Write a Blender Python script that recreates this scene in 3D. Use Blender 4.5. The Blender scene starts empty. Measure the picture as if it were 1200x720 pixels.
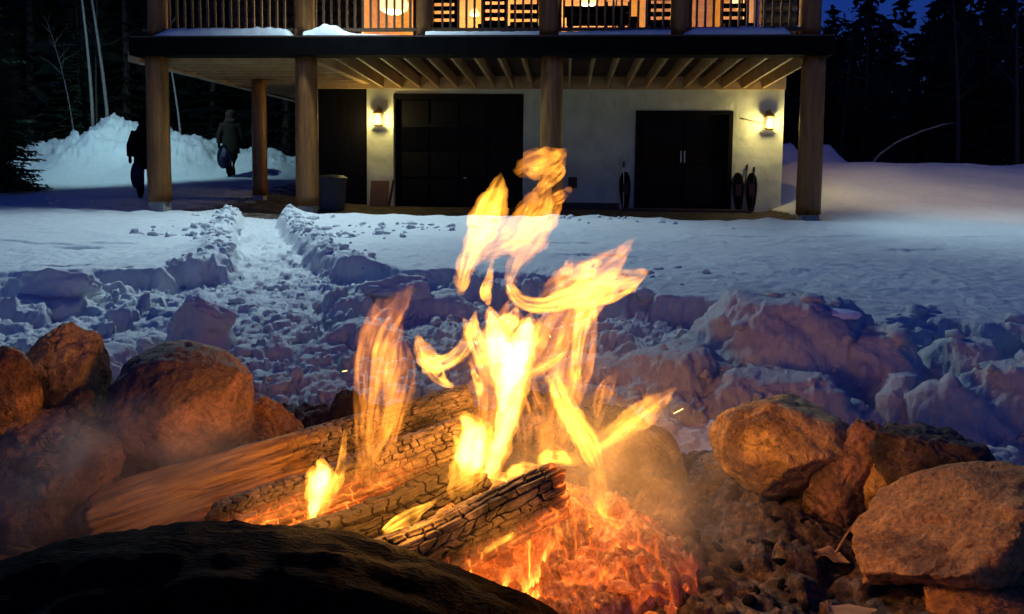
import bpy, bmesh, math, random
import numpy as np
from mathutils import Matrix, Vector, Euler

# ------------------------------------------------------------------ camera, sky, exposure
SC = bpy.context.scene
COL = SC.collection
F_PX, PPY, EYE = 867.0, 257.0, 0.85
CAMPOS = Vector((0, 0, EYE))
CAMROT = (Matrix.Rotation(math.radians(90 - 4.0), 4, 'X') @ Matrix.Rotation(math.radians(0.6), 4, 'Z'))
cam_d = bpy.data.cameras.new('camera')
cam_d.sensor_width = 36.0
cam_d.lens = 36.0 * F_PX / 1200.0
cam_d.shift_y = -(360.0 - PPY) / 1200.0
cam_d.clip_start, cam_d.clip_end = 0.05, 500.0
cam = bpy.data.objects.new('camera', cam_d)
cam.matrix_world = Matrix.Translation(CAMPOS) @ CAMROT
COL.objects.link(cam)
SC.camera = cam

world = bpy.data.worlds.new('World')
SC.world = world
world.use_nodes = True
wn = world.node_tree
bgn = wn.nodes['Background']
sky = wn.nodes.new('ShaderNodeTexSky')
sky.sky_type = 'NISHITA'
sky.sun_disc = False
sky.sun_elevation = math.radians(-0.55)
sky.sun_rotation = math.radians(180)
sky.ozone_density = 6.0
sky.dust_density = 0.3
tint = wn.nodes.new('ShaderNodeMix'); tint.data_type = 'RGBA'; tint.blend_type = 'MULTIPLY'
tint.inputs['Factor'].default_value = 1.0
tint.inputs['B'].default_value = (0.55, 0.92, 1.32, 1)
wn.links.new(sky.outputs[0], tint.inputs['A'])
wn.links.new(tint.outputs['Result'], bgn.inputs['Color'])
bgn.inputs['Strength'].default_value = 0.15

sun_d = bpy.data.lights.new('moon', 'SUN')
sun_d.energy = 0.02
sun_d.angle = math.radians(10)
sun_d.color = (0.55, 0.7, 1.0)
sun = bpy.data.objects.new('moon', sun_d)
sun.rotation_euler = (math.radians(55), 0, math.radians(-140))
COL.objects.link(sun)

SC.view_settings.view_transform = 'Standard'
SC.view_settings.look = 'None'
SC.view_settings.exposure = 1.5
SC.view_settings.gamma = 1.0
SC.cycles.use_denoising = True
SC.cycles.use_adaptive_sampling = True
SC.cycles.adaptive_threshold = 0.03
SC.cycles.max_bounces = 6
SC.cycles.transparent_max_bounces = 24
SC.cycles.volume_bounces = 0
SC.cycles.sample_clamp_indirect = 4.0
SC.cycles.volume_max_steps = 256

# ------------------------------------------------------------------ measuring helpers
R3 = CAMROT.to_3x3()
def ray(px, py):
    return R3 @ Vector(((px - 600) / F_PX, -(py - PPY) / F_PX, -1.0))
def W(px, py, D):
    return CAMPOS + ray(px, py) * D
def G(px, py, z):
    d = ray(px, py)
    return CAMPOS + d * ((z - EYE) / d.z)

# ------------------------------------------------------------------ numpy noise
def _hash(ix, iy, iz, seed):
    h = (ix.astype(np.int64) * 374761393 + iy.astype(np.int64) * 668265263 + iz.astype(np.int64) * 2147483647 + seed * 974634777) & 0xFFFFFFFF
    h = ((h ^ (h >> 13)) * 1274126177) & 0xFFFFFFFF
    h = ((h ^ (h >> 16)) * 2246822519) & 0xFFFFFFFF
    return (h ^ (h >> 15)) & 0xFFFFFFFF
def rnd01(ix, iy, iz=0, seed=0):
    iz = np.zeros_like(ix) + iz
    return _hash(ix, iy, iz, seed) / 4294967295.0
def _fade(t): return t * t * t * (t * (t * 6 - 15) + 10)
_PT = np.random.default_rng(11).permutation(4096).astype(np.int32)
_GA = np.random.default_rng(12).uniform(0, 2 * np.pi, 4096); _GC = np.cos(_GA).astype(np.float32); _GS = np.sin(_GA).astype(np.float32)
def pn2(x, y, seed=0):
    x = np.asarray(x, np.float32) + np.float32(1000); y = np.asarray(y, np.float32) + np.float32(1000)
    x0 = np.floor(x); y0 = np.floor(y); fx = x - x0; fy = y - y0
    ix = (x0.astype(np.int32) + seed * 131) & 4095; iy = (y0.astype(np.int32) + seed * 57) & 4095
    pa = _PT[ix]; pb = _PT[(ix + 1) & 4095]; iy1 = iy + 1
    def g(p_, q_, ox, oy):
        h = _PT[(p_ + q_) & 4095]
        return _GC[h] * (fx - ox) + _GS[h] * (fy - oy)
    u = _fade(fx); v = _fade(fy)
    a = g(pa, iy, 0, 0); a = a + (g(pb, iy, 1, 0) - a) * u
    b = g(pa, iy1, 0, 1); b = b + (g(pb, iy1, 1, 1) - b) * u
    return (a + (b - a) * v) * 1.5
def fbm2(x, y, o=4, seed=0, gain=0.5):
    s = 0; a = 1; f = 1
    for i in range(o):
        s = s + a * pn2(x * f, y * f, seed + i * 17); a *= gain; f *= 2.03
    return s
def pn3(x, y, z, seed=0):
    x0 = np.floor(x); y0 = np.floor(y); z0 = np.floor(z)
    fx = x - x0; fy = y - y0; fz = z - z0
    def g(ox, oy, oz):
        h = _hash(x0 + ox, y0 + oy, z0 + oz, seed)
        a = (h & 0xFFFF) / 65535.0 * 2 * np.pi; c = ((h >> 16) & 0xFFFF) / 32767.5 - 1
        s = np.sqrt(np.maximum(0, 1 - c * c))
        return np.cos(a) * s * (fx - ox) + np.sin(a) * s * (fy - oy) + c * (fz - oz)
    u = _fade(fx); v = _fade(fy); w = _fade(fz)
    def l(a, b, t): return a + (b - a) * t
    return 1.5 * l(l(l(g(0,0,0), g(1,0,0), u), l(g(0,1,0), g(1,1,0), u), v), l(l(g(0,0,1), g(1,0,1), u), l(g(0,1,1), g(1,1,1), u), v), w)
def fbm3(p, f=1.0, o=4, seed=0, gain=0.5):
    s = 0; a = 1
    for i in range(o):
        s = s + a * pn3(p[:, 0] * f, p[:, 1] * f, p[:, 2] * f, seed + i * 13); a *= gain; f *= 2.07
    return s
def worley2(x, y, seed=0, jit=0.9):
    x0 = np.floor(x); y0 = np.floor(y)
    f1 = np.full(x.shape, 9.0); f2 = np.full(x.shape, 9.0); cid = np.zeros(x.shape)
    for ox in (-1, 0, 1):
        for oy in (-1, 0, 1):
            cx = x0 + ox; cy = y0 + oy
            qx = cx + .5 + jit * (rnd01(cx, cy, 1, seed) - .5); qy = cy + .5 + jit * (rnd01(cx, cy, 2, seed) - .5)
            d = np.hypot(x - qx, y - qy); r = rnd01(cx, cy, 3, seed)
            c1 = d < f1
            f2 = np.where(c1, f1, np.minimum(f2, d)); cid = np.where(c1, r, cid); f1 = np.where(c1, d, f1)
    return f1, f2, cid
def sstep(a, b, x):
    t = np.clip((x - a) / (b - a), 0, 1)
    return t * t * (3 - 2 * t)

# ------------------------------------------------------------------ object helpers
def tag(o, label=None, cat=None, group=None, kind=None):
    if label: o['label'] = label
    if cat: o['category'] = cat
    if group: o['group'] = group
    if kind: o['kind'] = kind
    return o
def empty(name, loc, label=None, cat=None, group=None):
    o = bpy.data.objects.new(name, None)
    o.empty_display_size = 0.1
    o.location = loc
    COL.objects.link(o)
    return tag(o, label, cat, group)
def wloc(o):
    v = Vector((0, 0, 0))
    while o is not None:
        v = v + Vector(o.location); o = o.parent
    return v
def mesh_data(name, V, F, smooth=False, attrs=None):
    me = bpy.data.meshes.new(name)
    V = np.asarray(V, np.float32)
    if isinstance(F, np.ndarray):
        n, k = F.shape
        me.vertices.add(len(V)); me.vertices.foreach_set('co', V.ravel())
        me.loops.add(n * k); me.loops.foreach_set('vertex_index', F.astype(np.int32).ravel())
        me.polygons.add(n); me.polygons.foreach_set('loop_start', np.arange(0, n * k, k, dtype=np.int32))
        me.update(calc_edges=True)
    else:
        me.from_pydata([tuple(v) for v in V.tolist()], [], F)
    if smooth:
        me.polygons.foreach_set('use_smooth', np.ones(len(me.polygons), bool))
    if attrs:
        for k, a in attrs.items():
            a = np.asarray(a, np.float32)
            if a.ndim == 2:
                at = me.attributes.new(k, 'FLOAT_VECTOR', 'POINT'); at.data.foreach_set('vector', a.ravel())
            else:
                at = me.attributes.new(k, 'FLOAT', 'POINT'); at.data.foreach_set('value', a)
    me.update()
    return me
def obj(name, V, F, mat, parent=None, smooth=False, attrs=None, origin=None):
    """V in world coordinates; stored relative to the parent's base (or to origin)"""
    base = wloc(parent) if parent else Vector((0, 0, 0))
    off = Vector(origin) if origin is not None else base
    V = np.asarray(V, float) - np.array(off)[None, :]
    me = mesh_data(name, V, F, smooth, attrs)
    me.materials.append(mat)
    o = bpy.data.objects.new(name, me)
    COL.objects.link(o)
    if parent: o.parent = parent
    o.location = off - base
    return o
def link_copy(o, parent=None):
    c = o.copy(); COL.objects.link(c)
    if parent: c.parent = parent
    return c
def copy_tree(o, parent=None):
    c = link_copy(o, parent)
    for ch in list(o.children): copy_tree(ch, c)
    return c
class MB:
    """collects shapes in world space for one mesh"""
    def __init__(s): s.V = []; s.F = []
    def add(s, V, F):
        b = len(s.V); s.V += [tuple(v) for v in V]; s.F += [tuple(i + b for i in f) for f in F]
        return s
    def box(s, c, X, Y, Z, bev=0.0):
        c = Vector(c); X = Vector(X); Y = Vector(Y); Z = Vector(Z)
        V = [c + X * a + Y * b + Z * d for a, b, d in ((-1,-1,-1),(1,-1,-1),(1,1,-1),(-1,1,-1),(-1,-1,1),(1,-1,1),(1,1,1),(-1,1,1))]
        return s.add(V, [(0,3,2,1),(4,5,6,7),(0,1,5,4),(1,2,6,5),(2,3,7,6),(3,0,4,7)])
    def tube(s, pts, rads, n=8, cap=True):
        pts = [Vector(p) for p in pts]; V = []; F = []
        up = Vector((0, 0, 1))
        for i, p in enumerate(pts):
            t = (pts[min(i + 1, len(pts) - 1)] - pts[max(i - 1, 0)])
            t = t.normalized() if t.length > 1e-9 else up
            a = t.cross(Vector((0.3, 1, 0.1)) if abs(t.z) > .9 else up).normalized(); b = t.cross(a)
            for k in range(n):
                th = 2 * math.pi * k / n
                V.append(p + (a * math.cos(th) + b * math.sin(th)) * rads[i])
        for i in range(len(pts) - 1):
            for k in range(n):
                k2 = (k + 1) % n
                F.append((i * n + k, i * n + k2, (i + 1) * n + k2, (i + 1) * n + k))
        if cap:
            F.append(tuple(range(n - 1, -1, -1))); F.append(tuple((len(pts) - 1) * n + k for k in range(n)))
        return s.add(V, F)
    def lathe(s, c, prof, n=16):
        c = Vector(c); V = []; F = []
        for r, z in prof:
            for k in range(n):
                th = 2 * math.pi * k / n; V.append(c + Vector((r * math.cos(th), r * math.sin(th), z)))
        for i in range(len(prof) - 1):
            for k in range(n):
                k2 = (k + 1) % n; F.append((i*n+k, i*n+k2, (i+1)*n+k2, (i+1)*n+k))
        F.append(tuple(range(n - 1, -1, -1))); F.append(tuple((len(prof) - 1) * n + k for k in range(n)))
        return s.add(V, F)
    def build(s, name, mat, parent=None, smooth=False, origin=None):
        return obj(name, s.V, s.F, mat, parent, smooth, origin=origin)
_ico = {}
def ico(sub):
    if sub not in _ico:
        bm = bmesh.new(); bmesh.ops.create_icosphere(bm, subdivisions=sub, radius=1.0)
        V = np.array([v.co[:] for v in bm.verts]); F = np.array([[v.index for v in f.verts] for f in bm.faces]); bm.free()
        _ico[sub] = (V, F)
    return _ico[sub]
def grid_faces(nr, nc):
    i = np.arange(nr - 1)[:, None] * nc + np.arange(nc - 1)[None, :]
    i = i.ravel()
    return np.stack([i, i + 1, i + nc + 1, i + nc], 1)

# ------------------------------------------------------------------ materials
class NT:
    def __init__(s, name):
        s.m = bpy.data.materials.new(name); s.m.use_nodes = True; s.t = s.m.node_tree
        s.b = s.t.nodes['Principled BSDF']; s.o = s.t.nodes['Material Output']
    def n(s, typ, ins=None, **kw):
        nd = s.t.nodes.new('ShaderNode' + typ)
        for k, v in kw.items(): setattr(nd, k, v)
        for k, v in (ins or {}).items(): s.set(nd.inputs[k], v)
        return nd
    def set(s, sock, v):
        if isinstance(v, bpy.types.NodeSocket): s.t.links.new(v, sock)
        elif isinstance(v, bpy.types.Node): s.t.links.new(v.outputs[0], sock)
        else:
            if isinstance(v, tuple) and len(v) == 3 and sock.type == 'RGBA': v = v + (1.0,)
            sock.default_value = v
    def p(s, **kw):
        for k, v in kw.items(): s.set(s.b.inputs[k.replace('_', ' ')], v)
    def mix(s, f, a, b, typ='MIX'):
        nd = s.n('Mix', data_type='RGBA', blend_type=typ)
        s.set(nd.inputs['Factor'], f); s.set(nd.inputs['A'], a); s.set(nd.inputs['B'], b)
        return nd.outputs['Result']
    def math(s, op, a, b=0.5, clamp=False):
        nd = s.n('Math', operation=op); nd.use_clamp = clamp
        s.set(nd.inputs[0], a); s.set(nd.inputs[1], b)
        return nd.outputs[0]
    def noise(s, vec, scale, detail=6.0, rough=0.55, dist=0.0):
        nd = s.n('TexNoise', {'Scale': scale, 'Detail': detail, 'Roughness': rough, 'Distortion': dist})
        if vec is not None: s.set(nd.inputs['Vector'], vec)
        return nd.outputs['Fac']
    def coord(s, scale=(1, 1, 1), rnd=True):
        tc = s.n('TexCoord').outputs['Object']
        mp = s.n('Mapping', {'Vector': tc, 'Scale': scale})
        if rnd:
            oi = s.n('ObjectInfo').outputs['Random']
            cx = s.n('CombineXYZ', {'X': s.math('MULTIPLY', oi, 37.0), 'Y': s.math('MULTIPLY', oi, 91.0), 'Z': s.math('MULTIPLY', oi, 13.0)})
            ad = s.n('VectorMath', {0: mp.outputs[0], 1: cx.outputs[0]}, operation='ADD')
            return ad.outputs[0]
        return mp.outputs[0]
    def ramp(s, fac, stops):
        r = s.n('ValToRGB'); s.set(r.inputs[0], fac); e = r.color_ramp.elements
        while len(e) < len(stops): e.new(0.5)
        for el, (p, c) in zip(e, stops):
            el.position = p; el.color = (c if isinstance(c, tuple) else (c, c, c)) + (1.0,)
        return r.outputs[0]
    def bump(s, h, strength=0.5, dist=0.01, normal=None):
        b = s.n('Bump', {'Height': h, 'Strength': strength, 'Distance': dist})
        if normal is not None: s.set(b.inputs['Normal'], normal)
        s.set(s.b.inputs['Normal'], b.outputs[0]); return b.outputs[0]
    def attr(s, name): return s.n('Attribute', attribute_name=name).outputs['Fac']

MT = {}
def plain(name, col, rough=0.6, var=0.25, scale=8.0, bump=0.0, stretch=(1, 1, 1), metal=0.0, spec=0.3):
    t = NT(name); t.b.inputs['Specular IOR Level'].default_value = spec; c = t.coord(stretch)
    f = t.noise(c, scale)
    dark = tuple(x * (1 - var) for x in col); lite = tuple(min(1, x * (1 + var)) for x in col)
    t.p(Base_Color=t.ramp(f, [(0.25, dark), (0.75, lite)]), Roughness=rough, Metallic=metal)
    if bump: t.bump(t.noise(c, scale * 3), bump, 0.01)
    MT[name] = t.m
    return t.m

# snow
t = NT('snow'); c = t.coord(rnd=False)
dirt = t.attr('dirt')
n1 = t.noise(c, 9.0, 8)
snowc = t.ramp(n1, [(0.3, (0.57, 0.60, 0.63)), (0.7, (0.66, 0.67, 0.68))])
dn = t.noise(c, 3.5, 8, 0.65)
dirtc = t.ramp(dn, [(0.38, (0.035, 0.026, 0.018)), (0.58, (0.11, 0.08, 0.055)), (0.72, (0.30, 0.26, 0.22))])
dm = t.ramp(t.math('ADD', dirt, t.math('MULTIPLY', t.math('SUBTRACT', dn, 0.5), 0.9)), [(0.42, 0.0), (0.58, 1.0)])
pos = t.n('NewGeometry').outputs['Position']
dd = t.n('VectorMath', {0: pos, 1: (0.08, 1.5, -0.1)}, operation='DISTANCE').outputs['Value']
soot_dim = t.ramp(t.math('ADD', t.math('MULTIPLY', dd, 0.2), t.math('MULTIPLY', t.math('SUBTRACT', t.noise(c, 2.0, 3, .5), .5), .14)), [(0.20, 0.62), (0.34, 0.40), (0.80, 0.0)])  # snow darkened towards the pit: weaker firelight painted into its colour
snowc = t.mix(soot_dim, snowc, (0.17, 0.165, 0.165))
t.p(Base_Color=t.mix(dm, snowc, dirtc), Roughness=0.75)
t.b.inputs['Specular IOR Level'].default_value = 0.25
h = t.math('ADD', t.math('MULTIPLY', t.noise(c, 38.0, 6, 0.65), 1.0), t.math('MULTIPLY', t.noise(c, 140.0, 3), 0.35))
t.bump(h, 0.55, 0.02)
MT['snow'] = t.m

# stone: tan-brown granite, dark lichen and soot patches
def stone_mat(name, base, dark, patch=0.5, soot_dim=0.0):
    t = NT(name); c = t.coord()
    big = t.noise(c, 4.5, 6, 0.6, 0.6); mid = t.noise(c, 16.0, 8, 0.65); fine = t.noise(c, 90.0, 4, 0.7)
    col = t.ramp(mid, [(0.3, tuple(x * 0.62 for x in base)), (0.55, base), (0.75, tuple(x * 1.35 for x in base))])
    col = t.mix(t.ramp(big, [(patch - 0.04, 1.0), (patch + 0.05, 0.0)]), col, dark)
    sp = t.ramp(fine, [(0.3, 0.35), (0.5, 1.0), (0.72, 1.5)])
    col = t.mix(0.8, col, sp, 'MULTIPLY')
    pit = t.n('TexVoronoi', {'Vector': c, 'Scale': 26.0}).outputs['Distance']; pn = t.noise(c, 2.6, 4)
    veins = t.math('MULTIPLY', t.ramp(t.math('ABSOLUTE', t.math('SUBTRACT', t.noise(c, 6.0, 5, .6, 1.2), 0.5)), [(0.0, 1.0), (0.02, 0.0)]), t.ramp(pn, [(.45, 0.0), (.6, .75)]))
    col = t.mix(veins, col, tuple(x * .25 for x in dark))
    if soot_dim:
        s_ = t.ramp(t.noise(c, 3.0, 5, 0.6), [(0.45 + .3 * (1 - soot_dim) - .25, 1.0), (0.62 + .3 * (1 - soot_dim) - .25, 0.0)])
        col = t.mix(t.math('MULTIPLY', s_, 0.85), col, (0.012, 0.010, 0.009))
    vor = t.n('TexVoronoi', {'Vector': c, 'Scale': 7.0}, feature='DISTANCE_TO_EDGE').outputs['Distance']
    crack = t.ramp(vor, [(0.0, 0.0), (0.02, 1.0)])
    t.p(Base_Color=col, Roughness=0.82)
    hh = t.math('SUBTRACT', t.math('ADD', t.math('MULTIPLY', mid, 1.2), t.math('MULTIPLY', fine, 0.5)), t.math('MULTIPLY', veins, 0.6))
    hh = t.math('ADD', hh, t.math('MULTIPLY', t.ramp(pit, [(0.0, 0.0), (0.3, 1.0)]), t.math('MULTIPLY', pn, .5)))
    t.bump(hh, 0.95, 0.016)
    MT[name] = t.m
stone_mat('stone_tan', (0.55, 0.35, 0.13), (0.17, 0.10, 0.045), 0.42)
stone_mat('stone_brown', (0.36, 0.19, 0.10), (0.13, 0.08, 0.055), 0.50)
stone_mat('stone_dark', (0.24, 0.155, 0.105), (0.05, 0.036, 0.028), 0.52, 0.4)
stone_mat('stone_soot', (0.32, 0.24, 0.15), (0.09, 0.065, 0.05), 0.5, 0.6)
stone_mat('stone_rust', (0.43, 0.215, 0.06), (0.17, 0.085, 0.03), 0.44)

# ash and debris bed
t = NT('ash'); c = t.coord(rnd=False)
a1 = t.noise(c, 9.0, 8, 0.68); a2 = t.noise(c, 40.0, 6, 0.7); a3 = t.noise(c, 3.0, 5, 0.6)
col = t.ramp(a2, [(0.3, (0.014, 0.010, 0.008)), (0.48, (0.07, 0.05, 0.034)), (0.62, (0.20, 0.14, 0.095)), (0.78, (0.42, 0.34, 0.26))])
col = t.mix(t.ramp(a1, [(0.46, 0.0), (0.62, 0.75)]), col, (0.02, 0.016, 0.012))
sn = t.attr('snowy')
sm = t.ramp(t.math('ADD', sn, t.math('SUBTRACT', a1, 0.5)), [(0.5, 0.0), (0.6, 1.0)])
col = t.mix(sm, col, (0.72, 0.70, 0.70))
t.p(Base_Color=col, Roughness=0.9)
t.bump(t.math('ADD', a1, t.math('MULTIPLY', a2, 0.6)), 0.9, 0.03)
MT['ash'] = t.m

# charred / fresh firewood; attributes charm, groove, heat
t = NT('firewood'); c = t.coord()
tcl = t.n('Attribute', attribute_name='luv').outputs['Vector']
gr = t.n('Mapping', {'Vector': tcl, 'Scale': (2.6, 46.0, 1.0)})
g1 = t.noise(gr.outputs[0], 1.0, 7, 0.65, 0.4)
gr2 = t.n('Mapping', {'Vector': tcl, 'Scale': (2.0, 14.0, 1.0)})
g2 = t.noise(gr2.outputs[0], 1.0, 5, 0.6, 0.8)
wood = t.ramp(g1, [(0.30, (0.10, 0.036, 0.006)), (0.5, (0.44, 0.235, 0.045)), (0.70, (0.68, 0.42, 0.11))])
wood = t.mix(t.ramp(g2, [(0.5, 0.0), (0.66, 0.8)]), wood, (0.10, 0.05, 0.022))
charm = t.attr('charm'); groove = t.attr('groove'); heat = t.attr('ember_glow')
fn = t.noise(c, 70.0, 6, 0.7)
top = t.ramp(fn, [(0.3, (0.07, 0.05, 0.03)), (0.55, (0.22, 0.155, 0.09)), (0.75, (0.40, 0.30, 0.18))])
pat_ = t.ramp(t.noise(c, 9.0, 5, .6, .6), [(0.40, 0.16), (0.60, 1.0)])
top = t.mix(1.0, top, t.mix(t.attr('blacken'), pat_, (0.10, 0.095, 0.085)), 'MULTIPLY')
charc = t.mix(t.ramp(groove, [(0.1, 0.0), (0.8, 1.0)]), (0.008, 0.006, 0.005), top)
cm = t.ramp(t.math('ADD', charm, t.math('ADD', t.math('MULTIPLY', t.math('SUBTRACT', g2, 0.5), 1.1), t.math('MULTIPLY', t.math('SUBTRACT', t.noise(c, 14.0, 6, .65), 0.5), 0.9))), [(0.36, 0.0), (0.64, 1.0)])
t.p(Base_Color=t.mix(cm, wood, charc), Roughness=0.85)
em = t.math('MULTIPLY', t.math('SUBTRACT', 1.0, t.ramp(groove, [(0.0, 0.0), (0.9, 0.86)])), heat)
em = t.math('MULTIPLY', em, t.ramp(t.noise(c, 22.0, 4), [(0.35, 0.15), (0.65, 1.0)]))
t.p(Emission_Color=(1.0, 0.16, 0.02), Emission_Strength=t.math('MULTIPLY', em, 1.6))
hh = t.math('ADD', t.math('MULTIPLY', g1, 0.6), t.math('MULTIPLY', fn, 0.7))
t.bump(hh, 0.6, 0.008)
MT['firewood'] = t.m

# glowing coal bed; attributes crack (0 in the crack), heat
t = NT('ember'); c = t.coord()
fn = t.noise(c, 60.0, 6, 0.7); bn = t.noise(c, 7.0, 4, 0.6)
crack = t.attr('crack'); heat = t.attr('ember_glow')
t.p(Base_Color=t.ramp(fn, [(0.35, (0.03, 0.022, 0.018)), (0.55, (0.20, 0.15, 0.11)), (0.72, (0.46, 0.40, 0.33))]), Roughness=0.9)
hn = t.math('MULTIPLY', heat, t.ramp(bn, [(0.34, 0.16), (0.54, 1.0)]))
edge = t.ramp(crack, [(0.0, 1.0), (0.04, 0.75), (0.11, 0.22), (0.9, 0.09)])
body = t.ramp(fn, [(0.4, 0.7), (0.7, 1.3)])
em = t.math('MULTIPLY', t.math('MULTIPLY', edge, body), hn)
colr = t.ramp(em, [(0.0, (1.0, 0.12, 0.012)), (0.25, (1.0, 0.17, 0.016)), (0.7, (1.0, 0.32, 0.04)), (1.0, (1.0, 0.44, 0.08))])
t.p(Emission_Color=colr, Emission_Strength=t.math('MULTIPLY', em, 2.1))
t.bump(fn, 0.6, 0.01)
MT['ember'] = t.m

# flames: glowing gas, volume only
def flame_mat(name, col, strength, scale=(40, 40, 7), lo=0.25):
    t = NT(name); t.t.nodes.remove(t.b)
    c = t.coord(scale)
    f = t.noise(c, 1.0, 2.5, 0.5, 0.9)
    e = t.n('Emission', {'Color': col, 'Strength': t.math('MULTIPLY', t.ramp(f, [(0.30, lo * 0.35), (0.46, lo), (0.68, 1.0)]), strength)})
    t.t.links.new(e.outputs[0], t.o.inputs['Volume'])
    try: t.m.cycles.volume_step_rate = 0.5
    except Exception: pass
    MT[name] = t.m
flame_mat('flame_core', (1.0, 0.46, 0.09), 58.0, lo=0.4)
flame_mat('flame_body', (1.0, 0.39, 0.035), 80.0, lo=0.35)
flame_mat('flame_sheet', (1.0, 0.36, 0.033), 27.0, lo=0.2)
flame_mat('flame_thin', (1.0, 0.34, 0.03), 30.0, lo=0.22)
flame_mat('flame_veil', (1.0, 0.30, 0.03), 26.0, (44, 44, 6), lo=0.2)
flame_mat('flame_haze', (1.0, 0.31, 0.03), 16.0, (44, 44, 6), lo=0.15)
flame_mat('flame_mist', (1.0, 0.29, 0.03), 7.5, (44, 44, 6), lo=0.15)

def wood_mat(name, a, b, stretch=(9, 9, 0.8), rough=0.6, spec=0.4):
    t = NT(name); t.b.inputs['Specular IOR Level'].default_value = spec; c = t.coord(stretch)
    f = t.noise(c, 2.2, 7, 0.62, 0.5)
    t.p(Base_Color=t.ramp(f, [(0.3, a), (0.7, b)]), Roughness=rough)
    t.bump(f, 0.35, 0.01)
    MT[name] = t.m
wood_mat('log_post', (0.12, 0.042, 0.008), (0.30, 0.125, 0.028), rough=0.45)
wood_mat('joist_wood', (0.36, 0.22, 0.085), (0.56, 0.37, 0.16), (2, 2, 2))
wood_mat('deck_board', (0.055, 0.030, 0.020), (0.10, 0.058, 0.036), (3, 3, 3))
wood_mat('dark_beam', (0.002, 0.002, 0.0022), (0.005, 0.005, 0.005), (2, 2, 2), 0.85, .05)
wood_mat('rail_wood', (0.06, 0.032, 0.014), (0.15, 0.085, 0.04))
wood_mat('log_siding', (0.11, 0.06, 0.026), (0.24, 0.14, 0.06), (0.8, 0.8, 8))
wood_mat('honey_wood', (0.36, 0.22, 0.09), (0.58, 0.38, 0.17), (1, 1, 6))
wood_mat('door_wood', (0.0035, 0.003, 0.003), (0.008, 0.0065, 0.006), (6, 6, 0.8), 0.6, .12)
t = NT('plaster'); c = t.coord(rnd=False)
t.p(Base_Color=t.ramp(t.noise(c, 1.6, 7, 0.6), [(0.3, (0.52, 0.53, 0.38)), (0.7, (0.70, 0.71, 0.53))]), Roughness=0.85)
t.bump(t.math('ADD', t.noise(c, 2.2, 4), t.math('MULTIPLY', t.noise(c, 26.0, 4), 0.12)), 0.5, 0.06)
MT['plaster'] = t.m
plain('concrete', (0.34, 0.34, 0.31), 0.9, 0.2, 14, 0.4)
plain('black_metal', (0.035, 0.025, 0.016), 0.5, 0.3, 20)
plain('brass', (0.28, 0.18, 0.07), 0.4, 0.3, 30, metal=0.6)
plain('bin_plastic', (0.11, 0.10, 0.085), 0.55, 0.2, 6)
plain('cardboard', (0.14, 0.075, 0.05), 0.8, 0.2, 6)
plain('dark_cloth', (0.004, 0.004, 0.005), 0.95, 0.3, 30, 0.3, spec=.05)
plain('brown_coat', (0.014, 0.010, 0.007), 0.95, 0.35, 30, 0.4)
plain('fur', (0.03, 0.02, 0.014), 1.0, 0.5, 60, 0.8)
plain('blue_sled', (0.004, 0.006, 0.035), 0.55, 0.2, 8)
plain('red_box', (0.055, 0.018, 0.014), 0.5, 0.2, 8)
plain('steel', (0.45, 0.44, 0.40), 0.4, 0.15, 20, metal=0.6)
plain('bark', (0.06, 0.05, 0.04), 0.9, 0.4, 12, 0.6, (3, 3, 0.5))
plain('birch_bark', (0.24, 0.215, 0.19), 0.8, 0.4, 7, 0.3, (1, 1, 5))
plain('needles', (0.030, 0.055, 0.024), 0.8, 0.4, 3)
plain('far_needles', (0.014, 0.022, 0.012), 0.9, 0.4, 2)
plain('leaf', (0.34, 0.24, 0.13), 0.8, 0.2, 30)
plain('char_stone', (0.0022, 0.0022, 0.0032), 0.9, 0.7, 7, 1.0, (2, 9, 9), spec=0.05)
t = NT('window_glass')
t.b.inputs['Base Color'].default_value = (1, 1, 1, 1); t.b.inputs['Roughness'].default_value = 0.02
tr = t.n('BsdfTransparent', {'Color': (0.9, 0.93, 0.9)}); gl = t.n('BsdfGlossy', {'Roughness': 0.03})
mx = t.n('MixShader', {0: 0.07, 1: tr.outputs[0], 2: gl.outputs[0]}); t.t.links.new(mx.outputs[0], t.o.inputs['Surface'])
MT['window_glass'] = t.m
t = NT('dark_glass'); t.p(Base_Color=(0.003, 0.003, 0.004), Roughness=0.15); t.b.inputs['Specular IOR Level'].default_value = 0.08; MT['dark_glass'] = t.m
def glow(name, col, s):
    t = NT(name); t.p(Base_Color=(0.8, 0.7, 0.5), Emission_Color=col, Emission_Strength=s); MT[name] = t.m
glow('lantern_glow', (1.0, 0.80, 0.38), 3.0)
glow('globe_glow', (1.0, 0.62, 0.22), 1.1)
glow('flood_glow', (0.8, 0.95, 1.0), 6.0)
glow('spark_glow', (1.0, 0.55, 0.15), 2.0)

# ------------------------------------------------------------------ the house frame (u right along the deck front, v back, z up)
BZ = 2.585                      # underside of the deck's front beam
HR = W(947, 240, 11.5); HL = W(187, 225, 12.25)
HO = Vector((HL.x, HL.y, 0)); _d = Vector((HR.x - HL.x, HR.y - HL.y, 0)); ULEN = _d.length
HU = _d.normalized(); HV = Vector((-HU.y, HU.x, 0)); ZV = Vector((0, 0, 1))
def H(u, v, z): return HO + HU * u + HV * v + ZV * z
def hu(px, py, v):              # where the sight line meets the plane v = const: (u, z)
    d = ray(px, py); o = CAMPOS - HO
    s = (v - o.dot(HV)) / d.dot(HV); q = o + d * s
    return q.dot(HU), q.z
def hbox(u0, u1, v0, v1, z0, z1, mb=None):
    mb = mb or MB()
    return mb.box(H((u0+u1)/2, (v0+v1)/2, (z0+z1)/2), HU * (abs(u1-u0)/2), HV * (abs(v1-v0)/2), ZV * (abs(z1-z0)/2))
WV = 3.5                        # the ground-floor wall stands this far behind the posts

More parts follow.
